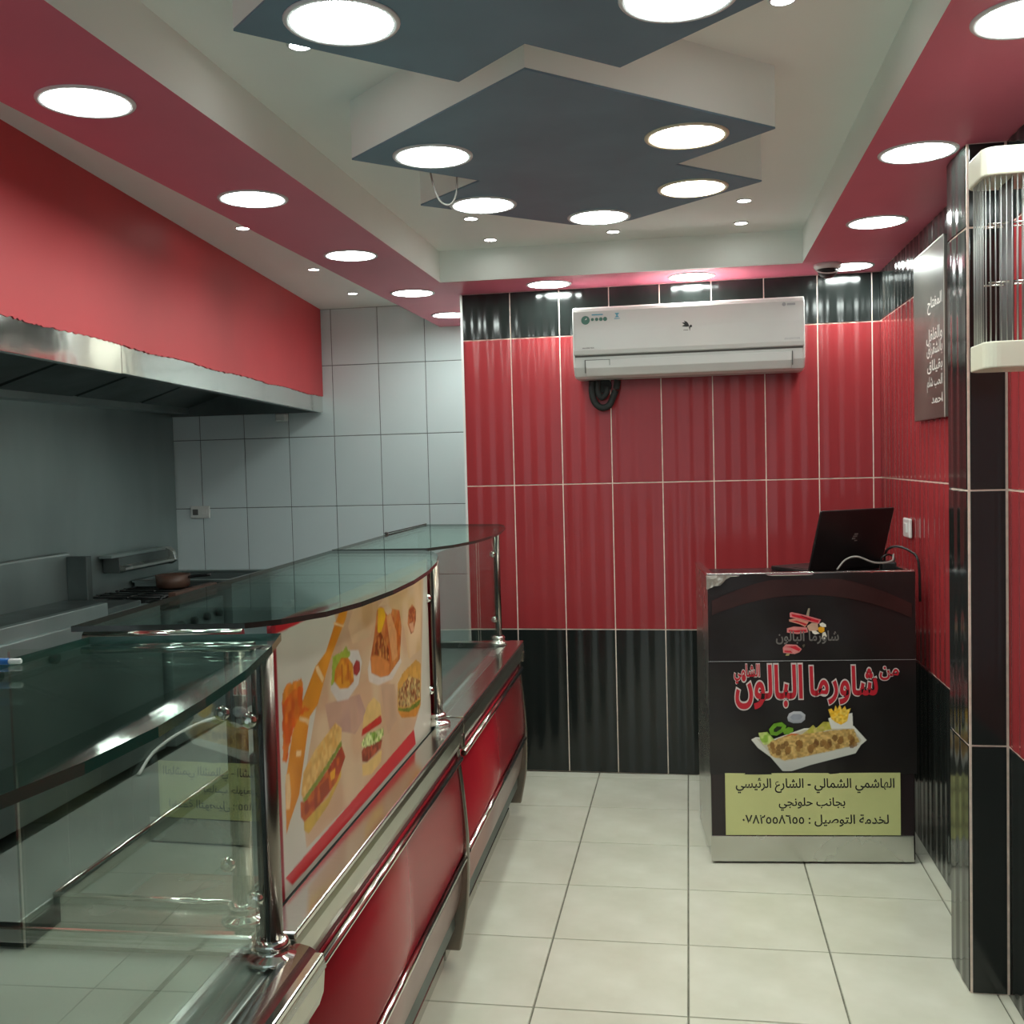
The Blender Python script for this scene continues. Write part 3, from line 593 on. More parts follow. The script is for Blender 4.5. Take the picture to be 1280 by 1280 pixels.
SH['tray'] = {"tray":[[0.1997,0.4417],[0.2164,0.4506],[0.2771,0.4431],[0.3818,0.4804],[0.5497,0.4878],[0.5666,0.4684],[0.5931,0.4378],[0.5732,0.4204],[0.5551,0.3918],[0.402,0.3514],[0.3278,0.3268],[0.3059,0.3302],[0.2652,0.3798],[0.2225,0.4122]],"trayin":[[0.2191,0.4449],[0.277,0.4374],[0.3817,0.4747],[0.5442,0.481],[0.576,0.4375],[0.5651,0.4203],[0.4024,0.3828],[0.3146,0.3637],[0.2762,0.3772]],"pep1":[[0.2249,0.4651],[0.2554,0.4685],[0.2825,0.4375],[0.2769,0.4259],[0.2437,0.4224],[0.2302,0.4422]],"pepA":[[0.261,0.4772],[0.2779,0.4975],[0.3054,0.5025],[0.3206,0.4897],[0.316,0.4724],[0.2883,0.4548],[0.2663,0.4573]],"pepAh":[[0.2776,0.4775],[0.2887,0.488],[0.3063,0.4866],[0.3023,0.4779],[0.2857,0.4673],[0.2775,0.4689]],"pepB":[[0.3078,0.4723],[0.3271,0.4852],[0.3435,0.4815],[0.3445,0.4701],[0.3268,0.4584],[0.3131,0.4598]],"tom":[[0.2881,0.4433],[0.3378,0.4626],[0.3651,0.4608],[0.3266,0.4441],[0.299,0.4321]],"pick":[[0.3733,0.4592],[0.3926,0.4738],[0.4119,0.4923],[0.4226,0.48],[0.4473,0.5031],[0.4825,0.5009],[0.486,0.4783],[0.4252,0.4658],[0.3869,0.4537]],"box":[[0.4637,0.5147],[0.48,0.5207],[0.5458,0.533],[0.5474,0.4793],[0.4741,0.478]],"fries":[[0.4745,0.5121],[0.464,0.5459],[0.4749,0.5489],[0.4829,0.5377],[0.4885,0.5604],[0.4965,0.5464],[0.5031,0.5662],[0.5099,0.5449],[0.5208,0.558],[0.5261,0.544],[0.5406,0.5498],[0.534,0.5328],[0.5283,0.5044],[0.5067,0.4916],[0.4879,0.501]],"kebab":[[0.2547,0.4198],[0.2715,0.4373],[0.3157,0.4524],[0.4034,0.4626],[0.4795,0.4742],[0.5496,0.4765],[0.5695,0.4317],[0.5274,0.4139],[0.4024,0.3857],[0.3146,0.3666],[0.2653,0.3856]],"cup":[[0.3243,0.5183],[0.3305,0.5326],[0.347,0.5403],[0.3716,0.5395],[0.3862,0.5277],[0.3849,0.5107],[0.3711,0.499],[0.3437,0.4986],[0.3274,0.5058]],"cupin":[[0.3331,0.5195],[0.3441,0.53],[0.3687,0.5303],[0.3779,0.5219],[0.3685,0.5104],[0.3439,0.5094]]}
SH['logo'] = {"stick":[[0.3922,0.8731],[0.4006,0.8993],[0.4063,0.8981],[0.4025,0.8707]],"stick2":[[0.3142,0.7232],[0.3249,0.7425],[0.3365,0.7414],[0.3228,0.7216]],"stick3":[[0.3783,0.7703],[0.3853,0.7751],[0.3887,0.7716],[0.3828,0.7608]],"r1o":[[0.3371,0.8839],[0.3452,0.8863],[0.3934,0.8743],[0.4436,0.8588],[0.4354,0.8445],[0.4115,0.8504],[0.3932,0.8564],[0.3565,0.8648],[0.3381,0.8684]],"r1":[[0.3429,0.8803],[0.3934,0.8695],[0.4367,0.8564],[0.4332,0.848],[0.4024,0.8564],[0.3451,0.8719]],"r1w":[[0.3727,0.8743],[0.3796,0.8743],[0.4116,0.8588],[0.407,0.8564]],"r2o":[[0.3345,0.8612],[0.3611,0.8648],[0.4023,0.8528],[0.3895,0.8337],[0.3723,0.8432],[0.3356,0.854]],"r2":[[0.3402,0.8564],[0.361,0.8564],[0.3965,0.8444],[0.3895,0.8385],[0.3724,0.8468]],"r3o":[[0.3272,0.8301],[0.3515,0.8361],[0.3952,0.8325],[0.3996,0.8158],[0.3627,0.8098],[0.327,0.8157]],"r3":[[0.3329,0.8253],[0.356,0.8229],[0.3928,0.8253],[0.3939,0.8177],[0.3628,0.8157],[0.3328,0.8181]],"fig":[[0.3953,0.8373],[0.4114,0.848],[0.432,0.8457],[0.4341,0.823],[0.4203,0.8182],[0.4019,0.8206]],"w1":[[0.4111,0.8206],[0.4249,0.8206],[0.4385,0.8111],[0.4224,0.8075],[0.4145,0.8122]],"w2":[[0.4377,0.8445],[0.4481,0.8492],[0.4594,0.8421],[0.4605,0.8338],[0.4479,0.8326],[0.4399,0.8373]],"w3":[[0.4477,0.8135],[0.4568,0.8159],[0.4624,0.8016],[0.4566,0.7909],[0.4451,0.792]],"yo":[[0.433,0.8302],[0.4411,0.8349],[0.4547,0.8314],[0.4546,0.8183],[0.4431,0.8123],[0.434,0.8182]],"b1o":[[0.3124,0.7629],[0.323,0.7749],[0.3599,0.7726],[0.377,0.7572],[0.3688,0.7463],[0.3526,0.7403],[0.3134,0.7449]],"b1":[[0.3183,0.7653],[0.3553,0.769],[0.3736,0.7571],[0.3666,0.7499],[0.339,0.763]],"b2":[[0.3169,0.7533],[0.3389,0.7522],[0.3457,0.7438],[0.318,0.7473]]}
def inside(px, py, poly):
    r = np.zeros(px.shape, bool); n = len(poly); j = n-1
    for i in range(n):
        xi, yi = poly[i]; xj, yj = poly[j]
        if yi != yj:
            c = ((yi > py) != (yj > py)) & (px < (xj-xi)*(py-yi)/(yj-yi)+xi); r ^= c
        j = i
    return r
rng = np.random.default_rng(3)
def lnoise(px, py, s, seed=0):
    r = np.random.default_rng(seed); g = r.random((64, 64)); u = (px*s) % 63; v = (py*s) % 63
    i = u.astype(int); j = v.astype(int); fu = u-i; fv = v-j; fu = fu*fu*(3-2*fu); fv = fv*fv*(3-2*fv)
    a = g[i, j]*(1-fu)+g[i+1, j]*fu; b_ = g[i, j+1]*(1-fu)+g[i+1, j+1]*fu
    return a*(1-fv)+b_*fv
def lin(c): return np.array([(x/255/12.92 if x/255 <= .04045 else ((x/255+.055)/1.055)**2.4) for x in c])
def painter(x0, x1, z0, z1, st):
    nx = int((x1-x0)/st)+1; nz = int((z1-z0)/st)+1
    X, Z = np.meshgrid(np.linspace(x0, x1, nx), np.linspace(z0, z1, nz)); col = np.zeros((nz, nx, 3)); al = np.zeros((nz, nx))
    return X, Z, col, al, st
def fill(P, poly, c, var=0., ns=60, c2=None, soft=1, wob=0., grad=None, a=1.):
    X, Z, col, al, st = P
    Xw, Zw = X, Z
    if wob: Xw = X+(lnoise(X, Z, 160, 5)-.5)*wob; Zw = Z+(lnoise(X, Z, 160, 9)-.5)*wob
    m_ = np.zeros(X.shape)
    for dx in (-.33, .0, .33):
        for dz in (-.33, 0, .33): m_ += inside(Xw+dx*st*soft, Zw+dz*st*soft, poly)
    m_ = (m_/9*a)[..., None]
    cc = np.broadcast_to(lin(c), col.shape).copy()
    if c2 is not None:
        t = np.clip((lnoise(X, Z, ns, 11)-.35)*3, 0, 1)[..., None]; cc = cc*(1-t)+lin(c2)*t
    if grad:
        zs_ = [p[1] for p in poly]; t = np.clip((Z-min(zs_))/(max(zs_)-min(zs_)), 0, 1)[..., None]; cc = cc*t+lin(grad)*(1-t)
    if var: cc = cc*(1+var*(lnoise(X, Z, ns, 21)[..., None]-.5)*2)
    col[:] = col*(1-m_)+cc*m_; al[:] = np.maximum(al, m_[..., 0])
def sheet(P, name, parent, tf, keep_all=False, thr=.5):
    X, Z, col, al, st = P; nz, nx = X.shape
    vv = [tf(x, z) for x, z in zip(X.ravel(), Z.ravel())]
    A = al > thr
    ks = []
    idx = np.arange(nz*nx).reshape(nz, nx)
    M_ = np.ones((nz-1, nx-1), bool) if keep_all else (A[:-1, :-1] | A[1:, :-1] | A[:-1, 1:] | A[1:, 1:])
    f = np.stack([idx[:-1, :-1][M_], idx[:-1, 1:][M_], idx[1:, 1:][M_], idx[1:, :-1][M_]], 1)
    used = np.unique(f); remap = -np.ones(nz*nx, int); remap[used] = np.arange(len(used))
    me = bpy.data.meshes.new(name); me.from_pydata([vv[i] for i in used], [], remap[f].tolist()); me.update()
    ca = me.color_attributes.new('print', 'FLOAT_COLOR', 'POINT')
    c4 = np.ones((len(used), 4)); c4[:, :3] = np.clip(col.reshape(-1, 3)[used], 0, 1); ca.data.foreach_set('color', c4.ravel())
    me.materials.append(print_mat)
    o = bpy.data.objects.new(name, me); C.objects.link(o); o.parent = parent
    return o
# food poster on the board (drawn in world Y, z; placed in the counter's frame)
P = painter(1.615, 2.745, .702, 1.172, .0028)
fill(P, [(1.5, .6), (2.9, .6), (2.9, 1.3), (1.5, 1.3)], (208, 204, 188), .04, 12)
S = SH['food']
def fs(k, c, **kw): fill(P, S[k], c, **kw)
fs('beige', (206, 168, 132), var=.08, ns=14, c2=(214, 186, 150)); fs('tan', (212, 178, 128), var=.1, ns=16, c2=(222, 190, 150)); fs('paper', (200, 160, 112), var=.12, ns=18, c2=(214, 180, 140))
fs('lilac', (184, 146, 130), var=.1, ns=20, c2=(200, 160, 136)); fs('lilac2', (196, 160, 130), var=.1, ns=20, c2=(208, 172, 140))
fs('bottle', (214, 130, 18), var=.12, ns=18, c2=(224, 146, 40)); fs('bottle2', (220, 140, 24), var=.1)
for k in ('lab1', 'lab2', 'lab3', 'lab4', 'lab5'): fs(k, (236, 196, 140), var=.1)
fs('hash', (216, 92, 22), var=.2, ns=60, c2=(226, 120, 36), wob=.006); fs('hash2', (230, 142, 46), var=.2, ns=70, wob=.006)
fs('plate', (214, 206, 196), var=.03, soft=1.5); fs('lettuce', (158, 176, 60), var=.2, ns=80, wob=.006); fs('nug', (222, 150, 44), var=.15, ns=60, c2=(206, 116, 34)); fs('nugd', (188, 98, 26)); fs('nugd2', (188, 98, 26)); fs('ketch', (168, 56, 50), var=.1)
fs('plate2', (216, 204, 190), var=.05, soft=1.5); fs('bun', (206, 128, 62), var=.15, ns=50, c2=(190, 100, 44)); fs('must', (232, 178, 30), var=.1); fs('meat', (150, 70, 30), var=.35, ns=110, c2=(206, 140, 70)); fs('meat2', (196, 104, 34), var=.3, ns=100); fs('bunl', (216, 136, 70), var=.08); fs('bunr', (220, 156, 98), var=.1)
fs('pizza', (160, 78, 44), var=.3, ns=120, c2=(196, 120, 70)); fs('pizz2', (224, 170, 130))
fs('sand', (214, 160, 76), var=.15, ns=60, wob=.005); fs('sandm', (202, 172, 112), var=.4, ns=130, c2=(150, 84, 44), wob=.006); fs('sandg', (120, 130, 44), var=.3, ns=90, wob=.005); fs('sandb', (216, 142, 54), var=.1)
fs('bgt', (222, 186, 116), var=.08, ns=50); fs('bgb', (226, 190, 112), var=.08); fs('bgp', (136, 58, 36), var=.3, ns=90, c2=(170, 80, 50)); fs('bgl', (122, 160, 54), var=.3, ns=110, c2=(210, 220, 150), wob=.006); fs('bgr', (196, 48, 36), var=.1)
fs('s1b', (206, 168, 62), var=.12); fs('s1f', (198, 96, 32), var=.25, ns=60, c2=(168, 56, 28)); fs('s1f2', (160, 60, 30)); fs('s1y', (236, 170, 40)); fs('s1g', (132, 144, 52), var=.2, ns=80, wob=.005); fs('s1t', (214, 164, 84), var=.12, ns=90, c2=(226, 186, 110))
fs('redtop', (196, 34, 44)); fs('redbot', (206, 38, 44))
fill(P, [(1.60, .6), (1.632, .6), (1.632, 1.2), (1.60, 1.2)], (150, 24, 40))
cA_, sA_ = math.cos(-AX), math.sin(-AX)
def tf_food(y, z):
    ly = (y-mc.location.y)/math.cos(AX); return (-.0695, ly, z)
fp = sheet(P, 'food_print', mc, tf_food, True)

# ---------------------------------------------------------------- arabic lettering
FORMS = {'ا': ('\ufe8d', '\ufe8e'), 'أ': ('\ufe83', '\ufe84'), 'ب': ('\ufe8f', '\ufe90', '\ufe91', '\ufe92'), 'ة': ('\ufe93', '\ufe94'), 'ت': ('\ufe95', '\ufe96', '\ufe97', '\ufe98'),
 'ج': ('\ufe9d', '\ufe9e', '\ufe9f', '\ufea0'), 'ح': ('\ufea1', '\ufea2', '\ufea3', '\ufea4'), 'خ': ('\ufea5', '\ufea6', '\ufea7', '\ufea8'), 'د': ('\ufea9', '\ufeaa'), 'ر': ('\ufead', '\ufeae'),
 'س': ('\ufeb1', '\ufeb2', '\ufeb3', '\ufeb4'), 'ش': ('\ufeb5', '\ufeb6', '\ufeb7', '\ufeb8'), 'ص': ('\ufeb9', '\ufeba', '\ufebb', '\ufebc'), 'ع': ('\ufec9', '\ufeca', '\ufecb', '\ufecc'),
 'ف': ('\ufed1', '\ufed2', '\ufed3', '\ufed4'), 'ق': ('\ufed5', '\ufed6', '\ufed7', '\ufed8'), 'ل': ('\ufedd', '\ufede', '\ufedf', '\ufee0'), 'م': ('\ufee1', '\ufee2', '\ufee3', '\ufee4'),
 'ن': ('\ufee5', '\ufee6', '\ufee7', '\ufee8'), 'ه': ('\ufee9', '\ufeea', '\ufeeb', '\ufeec'), 'و': ('\ufeed', '\ufeee'), 'ي': ('\ufef1', '\ufef2', '\ufef3', '\ufef4'), 'ئ': ('\ufe89', '\ufe8a', '\ufe8b', '\ufe8c')}
def shape_ar(s):
    out = []
    for i, ch in enumerate(s):
        if ch not in FORMS: out.append(ch); continue
        prev = i > 0 and s[i-1] in FORMS and len(FORMS[s[i-1]]) == 4
        nxt = i+1 < len(s) and s[i+1] in FORMS and len(FORMS[ch]) == 4
        out.append(FORMS[ch][3 if prev and nxt else 2 if nxt else 1 if prev else 0])
    vis = ''.join(reversed(out))
    import re
    return re.sub('[\u0660-\u0669]+', lambda m_: m_.group(0)[::-1], vis)
def text_obj(name, s, mt, parent, x0, x1, z0, z1, y, offset=0., arabic=True, face=None, shear=0):
    """flat lettering fitted to the rectangle x0..x1, z0..z1 facing -Y at depth y (or mapped by face)"""
    def glyph(body, off):
        cu = bpy.data.curves.new(name, 'FONT'); cu.body = body; cu.offset = off; cu.resolution_u = 3; cu.shear = shear
        t = bpy.data.objects.new('tmp', cu); C.objects.link(t); bpy.context.view_layer.update()
        m_ = bpy.data.meshes.new_from_object(t.evaluated_get(bpy.context.evaluated_depsgraph_get()))
        r = ([tuple(v.co) for v in m_.vertices], [list(f.vertices) for f in m_.polygons])
        bpy.data.objects.remove(t); bpy.data.curves.remove(cu); bpy.data.meshes.remove(m_); return r
    vis = shape_ar(s) if arabic else s
    bar = max(v[0] for v in glyph('|', 0)[0]); V = []; Fs = []
    for i, ch in enumerate(vis):        # one glyph at a time, so that joined letters may overlap
        if ch == ' ': continue
        adv = max(v[0] for v in glyph(vis[:i]+'|', 0)[0])-bar if i else 0
        gv, gf = glyph(ch, offset); o_ = len(V)
        V += [(v[0]+adv, v[1], 0) for v in gv]; Fs += [[q+o_ for q in f] for f in gf]
    me = bpy.data.meshes.new(name); me.from_pydata(V, [], Fs)
    n = len(me.vertices); co = np.empty(n*3); me.vertices.foreach_get('co', co); co = co.reshape(-1, 3)
    o_ = offset
    a, b_ = co[:, 0].min()+o_, co[:, 0].max()-o_; c, d = co[:, 1].min()+o_, co[:, 1].max()-o_
    u = x0+(co[:, 0]-a)/(b_-a)*(x1-x0); v = z0+(co[:, 1]-c)/(d-c)*(z1-z0)
    pts = np.stack([u, np.full(n, y), v], 1) if face is None else np.array([face(p, q) for p, q in zip(u, v)])
    me.vertices.foreach_set('co', pts.ravel()); me.update(); me.materials.clear(); me.materials.append(mt); me.name = name
    o = bpy.data.objects.new(name, me); C.objects.link(o); o.parent = parent
    return o

# ---------------------------------------------------------------- kiosk
KX0, KX1, KY0, KY1 = .060, .757, 3.705, 4.13
kc = empty('cash_kiosk', (.388, 3.923, 0), .09); kl = Vector(((KX0+KX1)/2, (KY0+KY1)/2, 0))
tag(kc, 'stainless cash counter with black shawarma poster and yellow address sign', 'kiosk')
def kb(*a): return (a[0]-kl.x, a[1]-kl.x, a[2]-kl.y, a[3]-kl.y, a[4], a[5])
MB().box(*kb(KX0, KX1, KY0, KY0+.012, .012, 1.0)).obj('front_panel', mat_dark, kc, bevel=.004)
MB().box(*kb(KX0, KX0+.012, KY0+.012, KY1, .012, 1.018)).obj('side_panel', steel_flat, kc, bevel=.003)
MB().box(*kb(KX1-.012, KX1, KY0+.012, KY1, .012, 1.018)).obj('side_panel', steel_flat, kc, bevel=.003)
MB().box(*kb(KX0+.012, KX1-.012, KY1-.012, KY1, .012, .9)).obj('rear_panel', steel_dull, kc)
MB().box(*kb(KX0+.012, KX1-.012, KY0+.012, KY1-.012, .985, .997)).obj('top_shelf', mat_dark, kc)
rim_ = MB(); rim_.box(*kb(KX0-.003, KX1+.003, KY0-.003, KY0+.02, 1.012, 1.024)).box(*kb(KX0-.003, KX0+.02, KY0+.02, KY1, 1.012, 1.024)).box(*kb(KX1-.02, KX1+.003, KY0+.02, KY1, 1.012, 1.024))
rim_.obj('top_rim', steel, kc, bevel=.002)
MB().box(*kb(KX0-.003, KX1-.005, KY0-.004, KY0, .008, .10)).obj('base_plate', steel_flat, kc, bevel=.003)
bf = MB(); 
for x in (KX0+.02, KX1-.06): bf.box(*kb(x, x+.04, KY0+.02, KY1-.02, 0, .012))
bf.obj('feet', black_plastic, kc)
YP = KY0-kl.y
pbm = MB(); nxx, nzz = 24, 24
def wr_(x, z): return -.0035-.0018*math.sin(x*23+z*9)-.0014*math.sin(z*31-x*7)
for (za, zb, xa, xb, nm, mm) in ((.716, 1.019, KX0+.001, KX1+.004, 'upper_poster', poster_black), (.318, .715, KX0-.003, KX1+.006, 'lower_poster', poster_black)):
    b_ = MB(); vv = []
    for j in range(nzz+1):
        for i in range(nxx+1):
            x = xa+(xb-xa)*i/nxx; z = za+(zb-za)*j/nzz; vv.append((x-kl.x, YP+min(-.0012, wr_(x, z)), z))
    b_.add(vv, [(j*(nxx+1)+i, j*(nxx+1)+i+1, (j+1)*(nxx+1)+i+1, (j+1)*(nxx+1)+i) for j in range(nzz) for i in range(nxx)], 0, True)
    b_.obj(nm, mm, kc)
# arched brown band on the upper poster
arch = []; N = 20
bnd = MB(); av = []
for k in range(N+1):
    x = KX0+.012+(KX1-KX0-.02)*k/N; t = (k/N-.47)*2; zl = .945-.075*t*t
    av += [(x-kl.x, YP-.0072, zl), (x-kl.x, YP-.0072, min(1.0, zl+.05+.02*(1-abs(t))))]
bnd.add(av, [(2*k, 2*k+2, 2*k+3, 2*k+1) for k in range(N)], 0, True); bnd.obj('poster_band', poster_band, kc)
MB().box(*kb(.108, .706, KY0-.0055, KY0-.003, .103, .322)).obj('address_sign', poster_yellow, kc)
for s_, x0, x1, z0, z1 in (('الهاشمي الشمالي - الشارع الرئيسي', .145, .685, .252, .305), ('بجانب حلونجي', .292, .518, .190, .236), ('لخدمة التوصيل : ٠٧٨٢٥٥٨٦٥٥', .166, .665, .134, .176)):
    text_obj('lettering', s_, ink_black, kc, x0-kl.x, x1-kl.x, z0, z1, YP-.0062, .014)
for s_, x0, x1, z0, z1 in (('شاورما', .404, .630, .566, .694), ('البالون', .150, .376, .552, .700), ('من', .640, .702, .648, .692), ('الشامي', .145, .232, .640, .705)):
    big = s_ not in ('من', 'الشامي')
    text_obj('lettering_outline', s_, ink_white, kc, x0-kl.x, x1-kl.x, z0, z1, YP-.0076, .062 if big else .075)
    text_obj('lettering', s_, ink_red, kc, x0-kl.x, x1-kl.x, z0, z1, YP-.0082, .026)
text_obj('lettering', 'شاورما البالون', ink_grey, kc, .290-kl.x, .502-kl.x, .775, .820, YP-.0082, .02)
tfk = lambda x, z: (x-kl.x, YP-.0078, z)
T = SH['tray']; P = painter(.15, .66, .33, .56, .0016)
fill(P, T['cup'], (196, 200, 206), grad=(150, 156, 164)); fill(P, T['cupin'], (150, 156, 168), var=.1)
fill(P, T['tray'], (226, 226, 216), grad=(186, 188, 182)); fill(P, T['trayin'], (196, 190, 170))
fill(P, T['tom'], (204, 110, 50), var=.2, ns=120); fill(P, T['pep1'], (140, 176, 66), var=.25, ns=80, c2=(190, 206, 120)); fill(P, T['pepA'], (104, 156, 40), var=.2, ns=60); fill(P, T['pepAh'], (30, 40, 16)); fill(P, T['pepB'], (110, 160, 44), var=.2)
fill(P, T['pick'], (178, 172, 70), var=.25, ns=110, c2=(206, 190, 110)); fill(P, T['box'], (224, 224, 216)); fill(P, T['fries'], (236, 184, 44), var=.2, ns=160, c2=(244, 206, 90))
fill(P, T['kebab'], (186, 152, 88), var=.3, ns=150, c2=(206, 172, 106), wob=.004)
KB0, KB1 = (.285, .405), (.545, .436)
for k in range(7):
    cx_ = KB0[0]+(KB1[0]-KB0[0])*k/6; cz = KB0[1]+(KB1[1]-KB0[1])*k/6
    for q in range(5):
        ax, az = cx_+(.3-rng.random())*.03, cz+(rng.random()-.5)*.034
        fill(P, [(ax+.008*math.cos(t)*(1+.4*rng.random()), az+.010*math.sin(t)*(1+.4*rng.random())) for t in [k2*1.05 for k2 in range(6)]], (112, 74, 34) if q < 3 else (148, 106, 54), wob=.004, a=.8)
sheet(P, 'meal_print', kc, tfk, thr=.35)
G = SH['logo']; P = painter(.24, .50, .735, .93, .0011)
for k, c in (('stick', (150, 140, 120)), ('stick2', (170, 156, 110)), ('stick3', (90, 84, 70)), ('r1o', (200, 120, 120)), ('r1', (196, 30, 46)), ('r1w', (110, 20, 24)), ('r2o', (200, 140, 120)), ('r2', (184, 40, 48)), ('r3o', (204, 130, 126)), ('r3', (190, 34, 48)), ('fig', (196, 160, 136)), ('w1', (226, 220, 206)), ('w2', (228, 228, 216)), ('w3', (226, 224, 208)), ('yo', (222, 160, 30)), ('b1o', (206, 130, 128)), ('b1', (196, 36, 52)), ('b2', (196, 40, 54))):
    fill(P, G[k], c, var=.08, ns=120)
sheet(P, 'emblem_print', kc, tfk, thr=.35)
# creased tape on the corner
tp = MB(); tv = []
for j in range(5):
    for i in range(8):
        tv.append((KX0-.006+.09*i/7*(1-.12*j)-kl.x, YP-.008-.006*random.random(), 1.022-.052*j/4*(1-.35*i/7)-.006*random.random()))
tp.add(tv, [(j*8+i, (j+1)*8+i, (j+1)*8+i+1, j*8+i+1) for j in range(4) for i in range(7)]); tp.obj('torn_tape', mat('tape', (.28, .26, .23), .25), kc)
MB().tube([(KX0-.004-kl.x, YP-.006, .7165), (KX1+.005-kl.x, YP-.006, .7165)], .0008, 5).obj('poster_seam', ink_palegrey, kc)

# laptop
lt = empty('laptop', (.415, 3.86, .998), math.radians(33)); tag(lt, 'open black laptop on the cash counter, lid back turned to the room', 'laptop')
W_, H_ = .335, .230
MB().box(0, W_, .0, .21, 0, .016).obj('base', black_plastic, lt, bevel=.004)
MB().box(.02, W_-.02, .03, .11, .016, .0175).obj('keyboard', dark_metal, lt)
ld = MB().box(0, W_, -.009, 0, 0, H_).obj('lid', black_plastic, lt, loc=(0, 0, .014), rot=(math.radians(18), 0, 0), bevel=.004)
MB().box(.012, W_-.012, .0, .001, .014, H_-.012).obj('screen', dark_metal, ld)
eb = MB()
for (a, b_, c, d) in ((.165, .180, .115, .121), (.168, .186, .124, .129), (.172, .188, .132, .138), (.178, .190, .108, .112)): eb.box(a, b_, -.0098, -.009, c, d)
eb.obj('lid_emblem', ink_grey, ld)
tg = MB().tube(curve_pts([(.50, 3.725, 1.03), (.53, 3.735, 1.062), (.57, 3.74, 1.072), (.63, 3.75, 1.05), (.69, 3.79, 1.05), (.712, 3.86, 1.068)], 8), .0032, 8).obj('laptop_cable', cable_grey)
tag(tg, 'grey cable looping in front of the laptop lid', 'cable')
tg = MB().tube(curve_pts([(.70, 3.98, 1.03), (.705, 3.95, 1.075), (.735, 3.93, 1.09), (.775, 3.9, 1.075), (.795, 3.86, 1.04), (.80, 3.86, .9)], 8), .0045, 8).obj('power_cable', black_plastic)
tag(tg, 'thick black power cable arching off the cash counter beside the wall', 'cable')
pb = empty('power_adapter', (.70, 3.93, 1.025)); tag(pb, 'black power adapter bundle behind the right edge of the laptop', 'adapter')
MB().box(-.02, .03, -.03, .03, -.03, .012).obj('body', black_plastic, pb, bevel=.006)
MB().tube([(.022*math.cos(a)+.005, .004*math.sin(2*a), .02+.016*math.sin(a)) for a in [k*.4 for k in range(34)]], .0035, 6).obj('coiled_cord', black_plastic, pb)

# ---------------------------------------------------------------- air conditioner
ac = empty('air_conditioner', (.0065, wy(0)-.0095, 1.785), ANG); tag(ac, 'white split air conditioner on the red and black tiled back wall', 'air conditioner')
AW = .486
def arc(cx_, cz, r, a0, a1, n=5): return [(cx_+r*math.cos(math.radians(a0+(a1-a0)*k/n)), cz+r*math.sin(math.radians(a0+(a1-a0)*k/n))) for k in range(n+1)]
bodyp = [(0, 0), (0, .30)] + [(-.17, .30)] + [(-.19, .294), (-.195, .10), (-.186, .045), (-.155, .008), (-.13, 0)]
MB().extrude_x(bodyp, -AW, AW, smooth=False).obj('body', white_plastic, ac, bevel=.012, segs=3)
front = [(-.19, .302), (-.205, .296), (-.213, .28), (-.217, .20), (-.215, .115), (-.208, .096), (-.19, .096)]
MB().extrude_x(front, -AW+.004, AW-.004, smooth=False).obj('front_panel', white_plastic, ac, bevel=.005, segs=3)
MB().extrude_x([(-.196, .088), (-.199, .094), (-.19, .096), (-.18, .09)], -AW+.01, AW-.01).obj('panel_gap', grey_plastic, ac)
MB().extrude_x([(-.200, .075), (-.196, .04), (-.168, .008), (-.162, .010), (-.188, .042), (-.192, .075)], -AW+.055, AW-.055).obj('louver', white_plastic, ac, bevel=.002)
sm_ = MB()
MB().box(AW-.0545, AW-.0515, -.199, -.185, .02, .078).obj('louver_joint', grey_plastic, ac)
sm_.box(-AW+.0515, -AW+.0545, -.2, -.185, .02, .0755)
sm_.box(-AW+.053, -AW+.16, -.2015, -.199, .0735, .0755); sm_.box(-AW+.158, -AW+.16, -.2015, -.199, .05, .075)
sm_.obj('louver_joint', grey_plastic, ac)
FYA = -.2178
def disc(cx_, cz, r, n=20): return [(cx_+r*math.cos(2*math.pi*k/n), cz+r*math.sin(2*math.pi*k/n)) for k in range(n)]
def flat(polys, y, name, mt, par):
    b_ = MB()
    for p in polys:
        o = len(b_.v); b_.v += [(q[0], y, q[1]) for q in p]; b_.f.append([o+i for i in range(len(p))]); b_.m.append(0); b_.sm.append(False)
    return b_.obj(name, mt, par)
flat([disc(-.425, .243, .0185)], FYA, 'round_sticker', ink_green, ac)
flat([[(-.43, .236), (-.424, .244), (-.428, .245), (-.42, .254), (-.419, .246), (-.424, .245)]], FYA-.0003, 'sticker_flash', white_plastic, ac)
flat([disc(-.395+.018*k, .245, .0065+.0008*k, 14) for k in range(4)], FYA, 'sticker_dots', ink_green, ac)
flat([[(-.398, .262), (-.350, .262), (-.350, .267), (-.398, .267)]], FYA, 'sticker_band', ink_blue, ac)
flat([[(-.300, .268), (-.280, .268), (-.288, .258), (-.281, .250), (-.299, .250), (-.292, .258)], [(-.302, .243), (-.278, .243), (-.278, .246), (-.302, .246)]], FYA, 'hourglass_sticker', ink_blue, ac)
flat([disc(.40, .268, .008, 14), [(.412, .263), (.445, .263), (.445, .272), (.412, .272)]], FYA, 'small_sticker', ink_palegrey, ac)
text_obj('lettering', 'INVERTER', ink_grey, ac, -.44, -.39, .122, .127, FYA, .01, arabic=False)
text_obj('lettering', 'INVERTER', ink_palegrey, ac, .40, .462, .122, .130, FYA, 0, arabic=False, shear=.3)
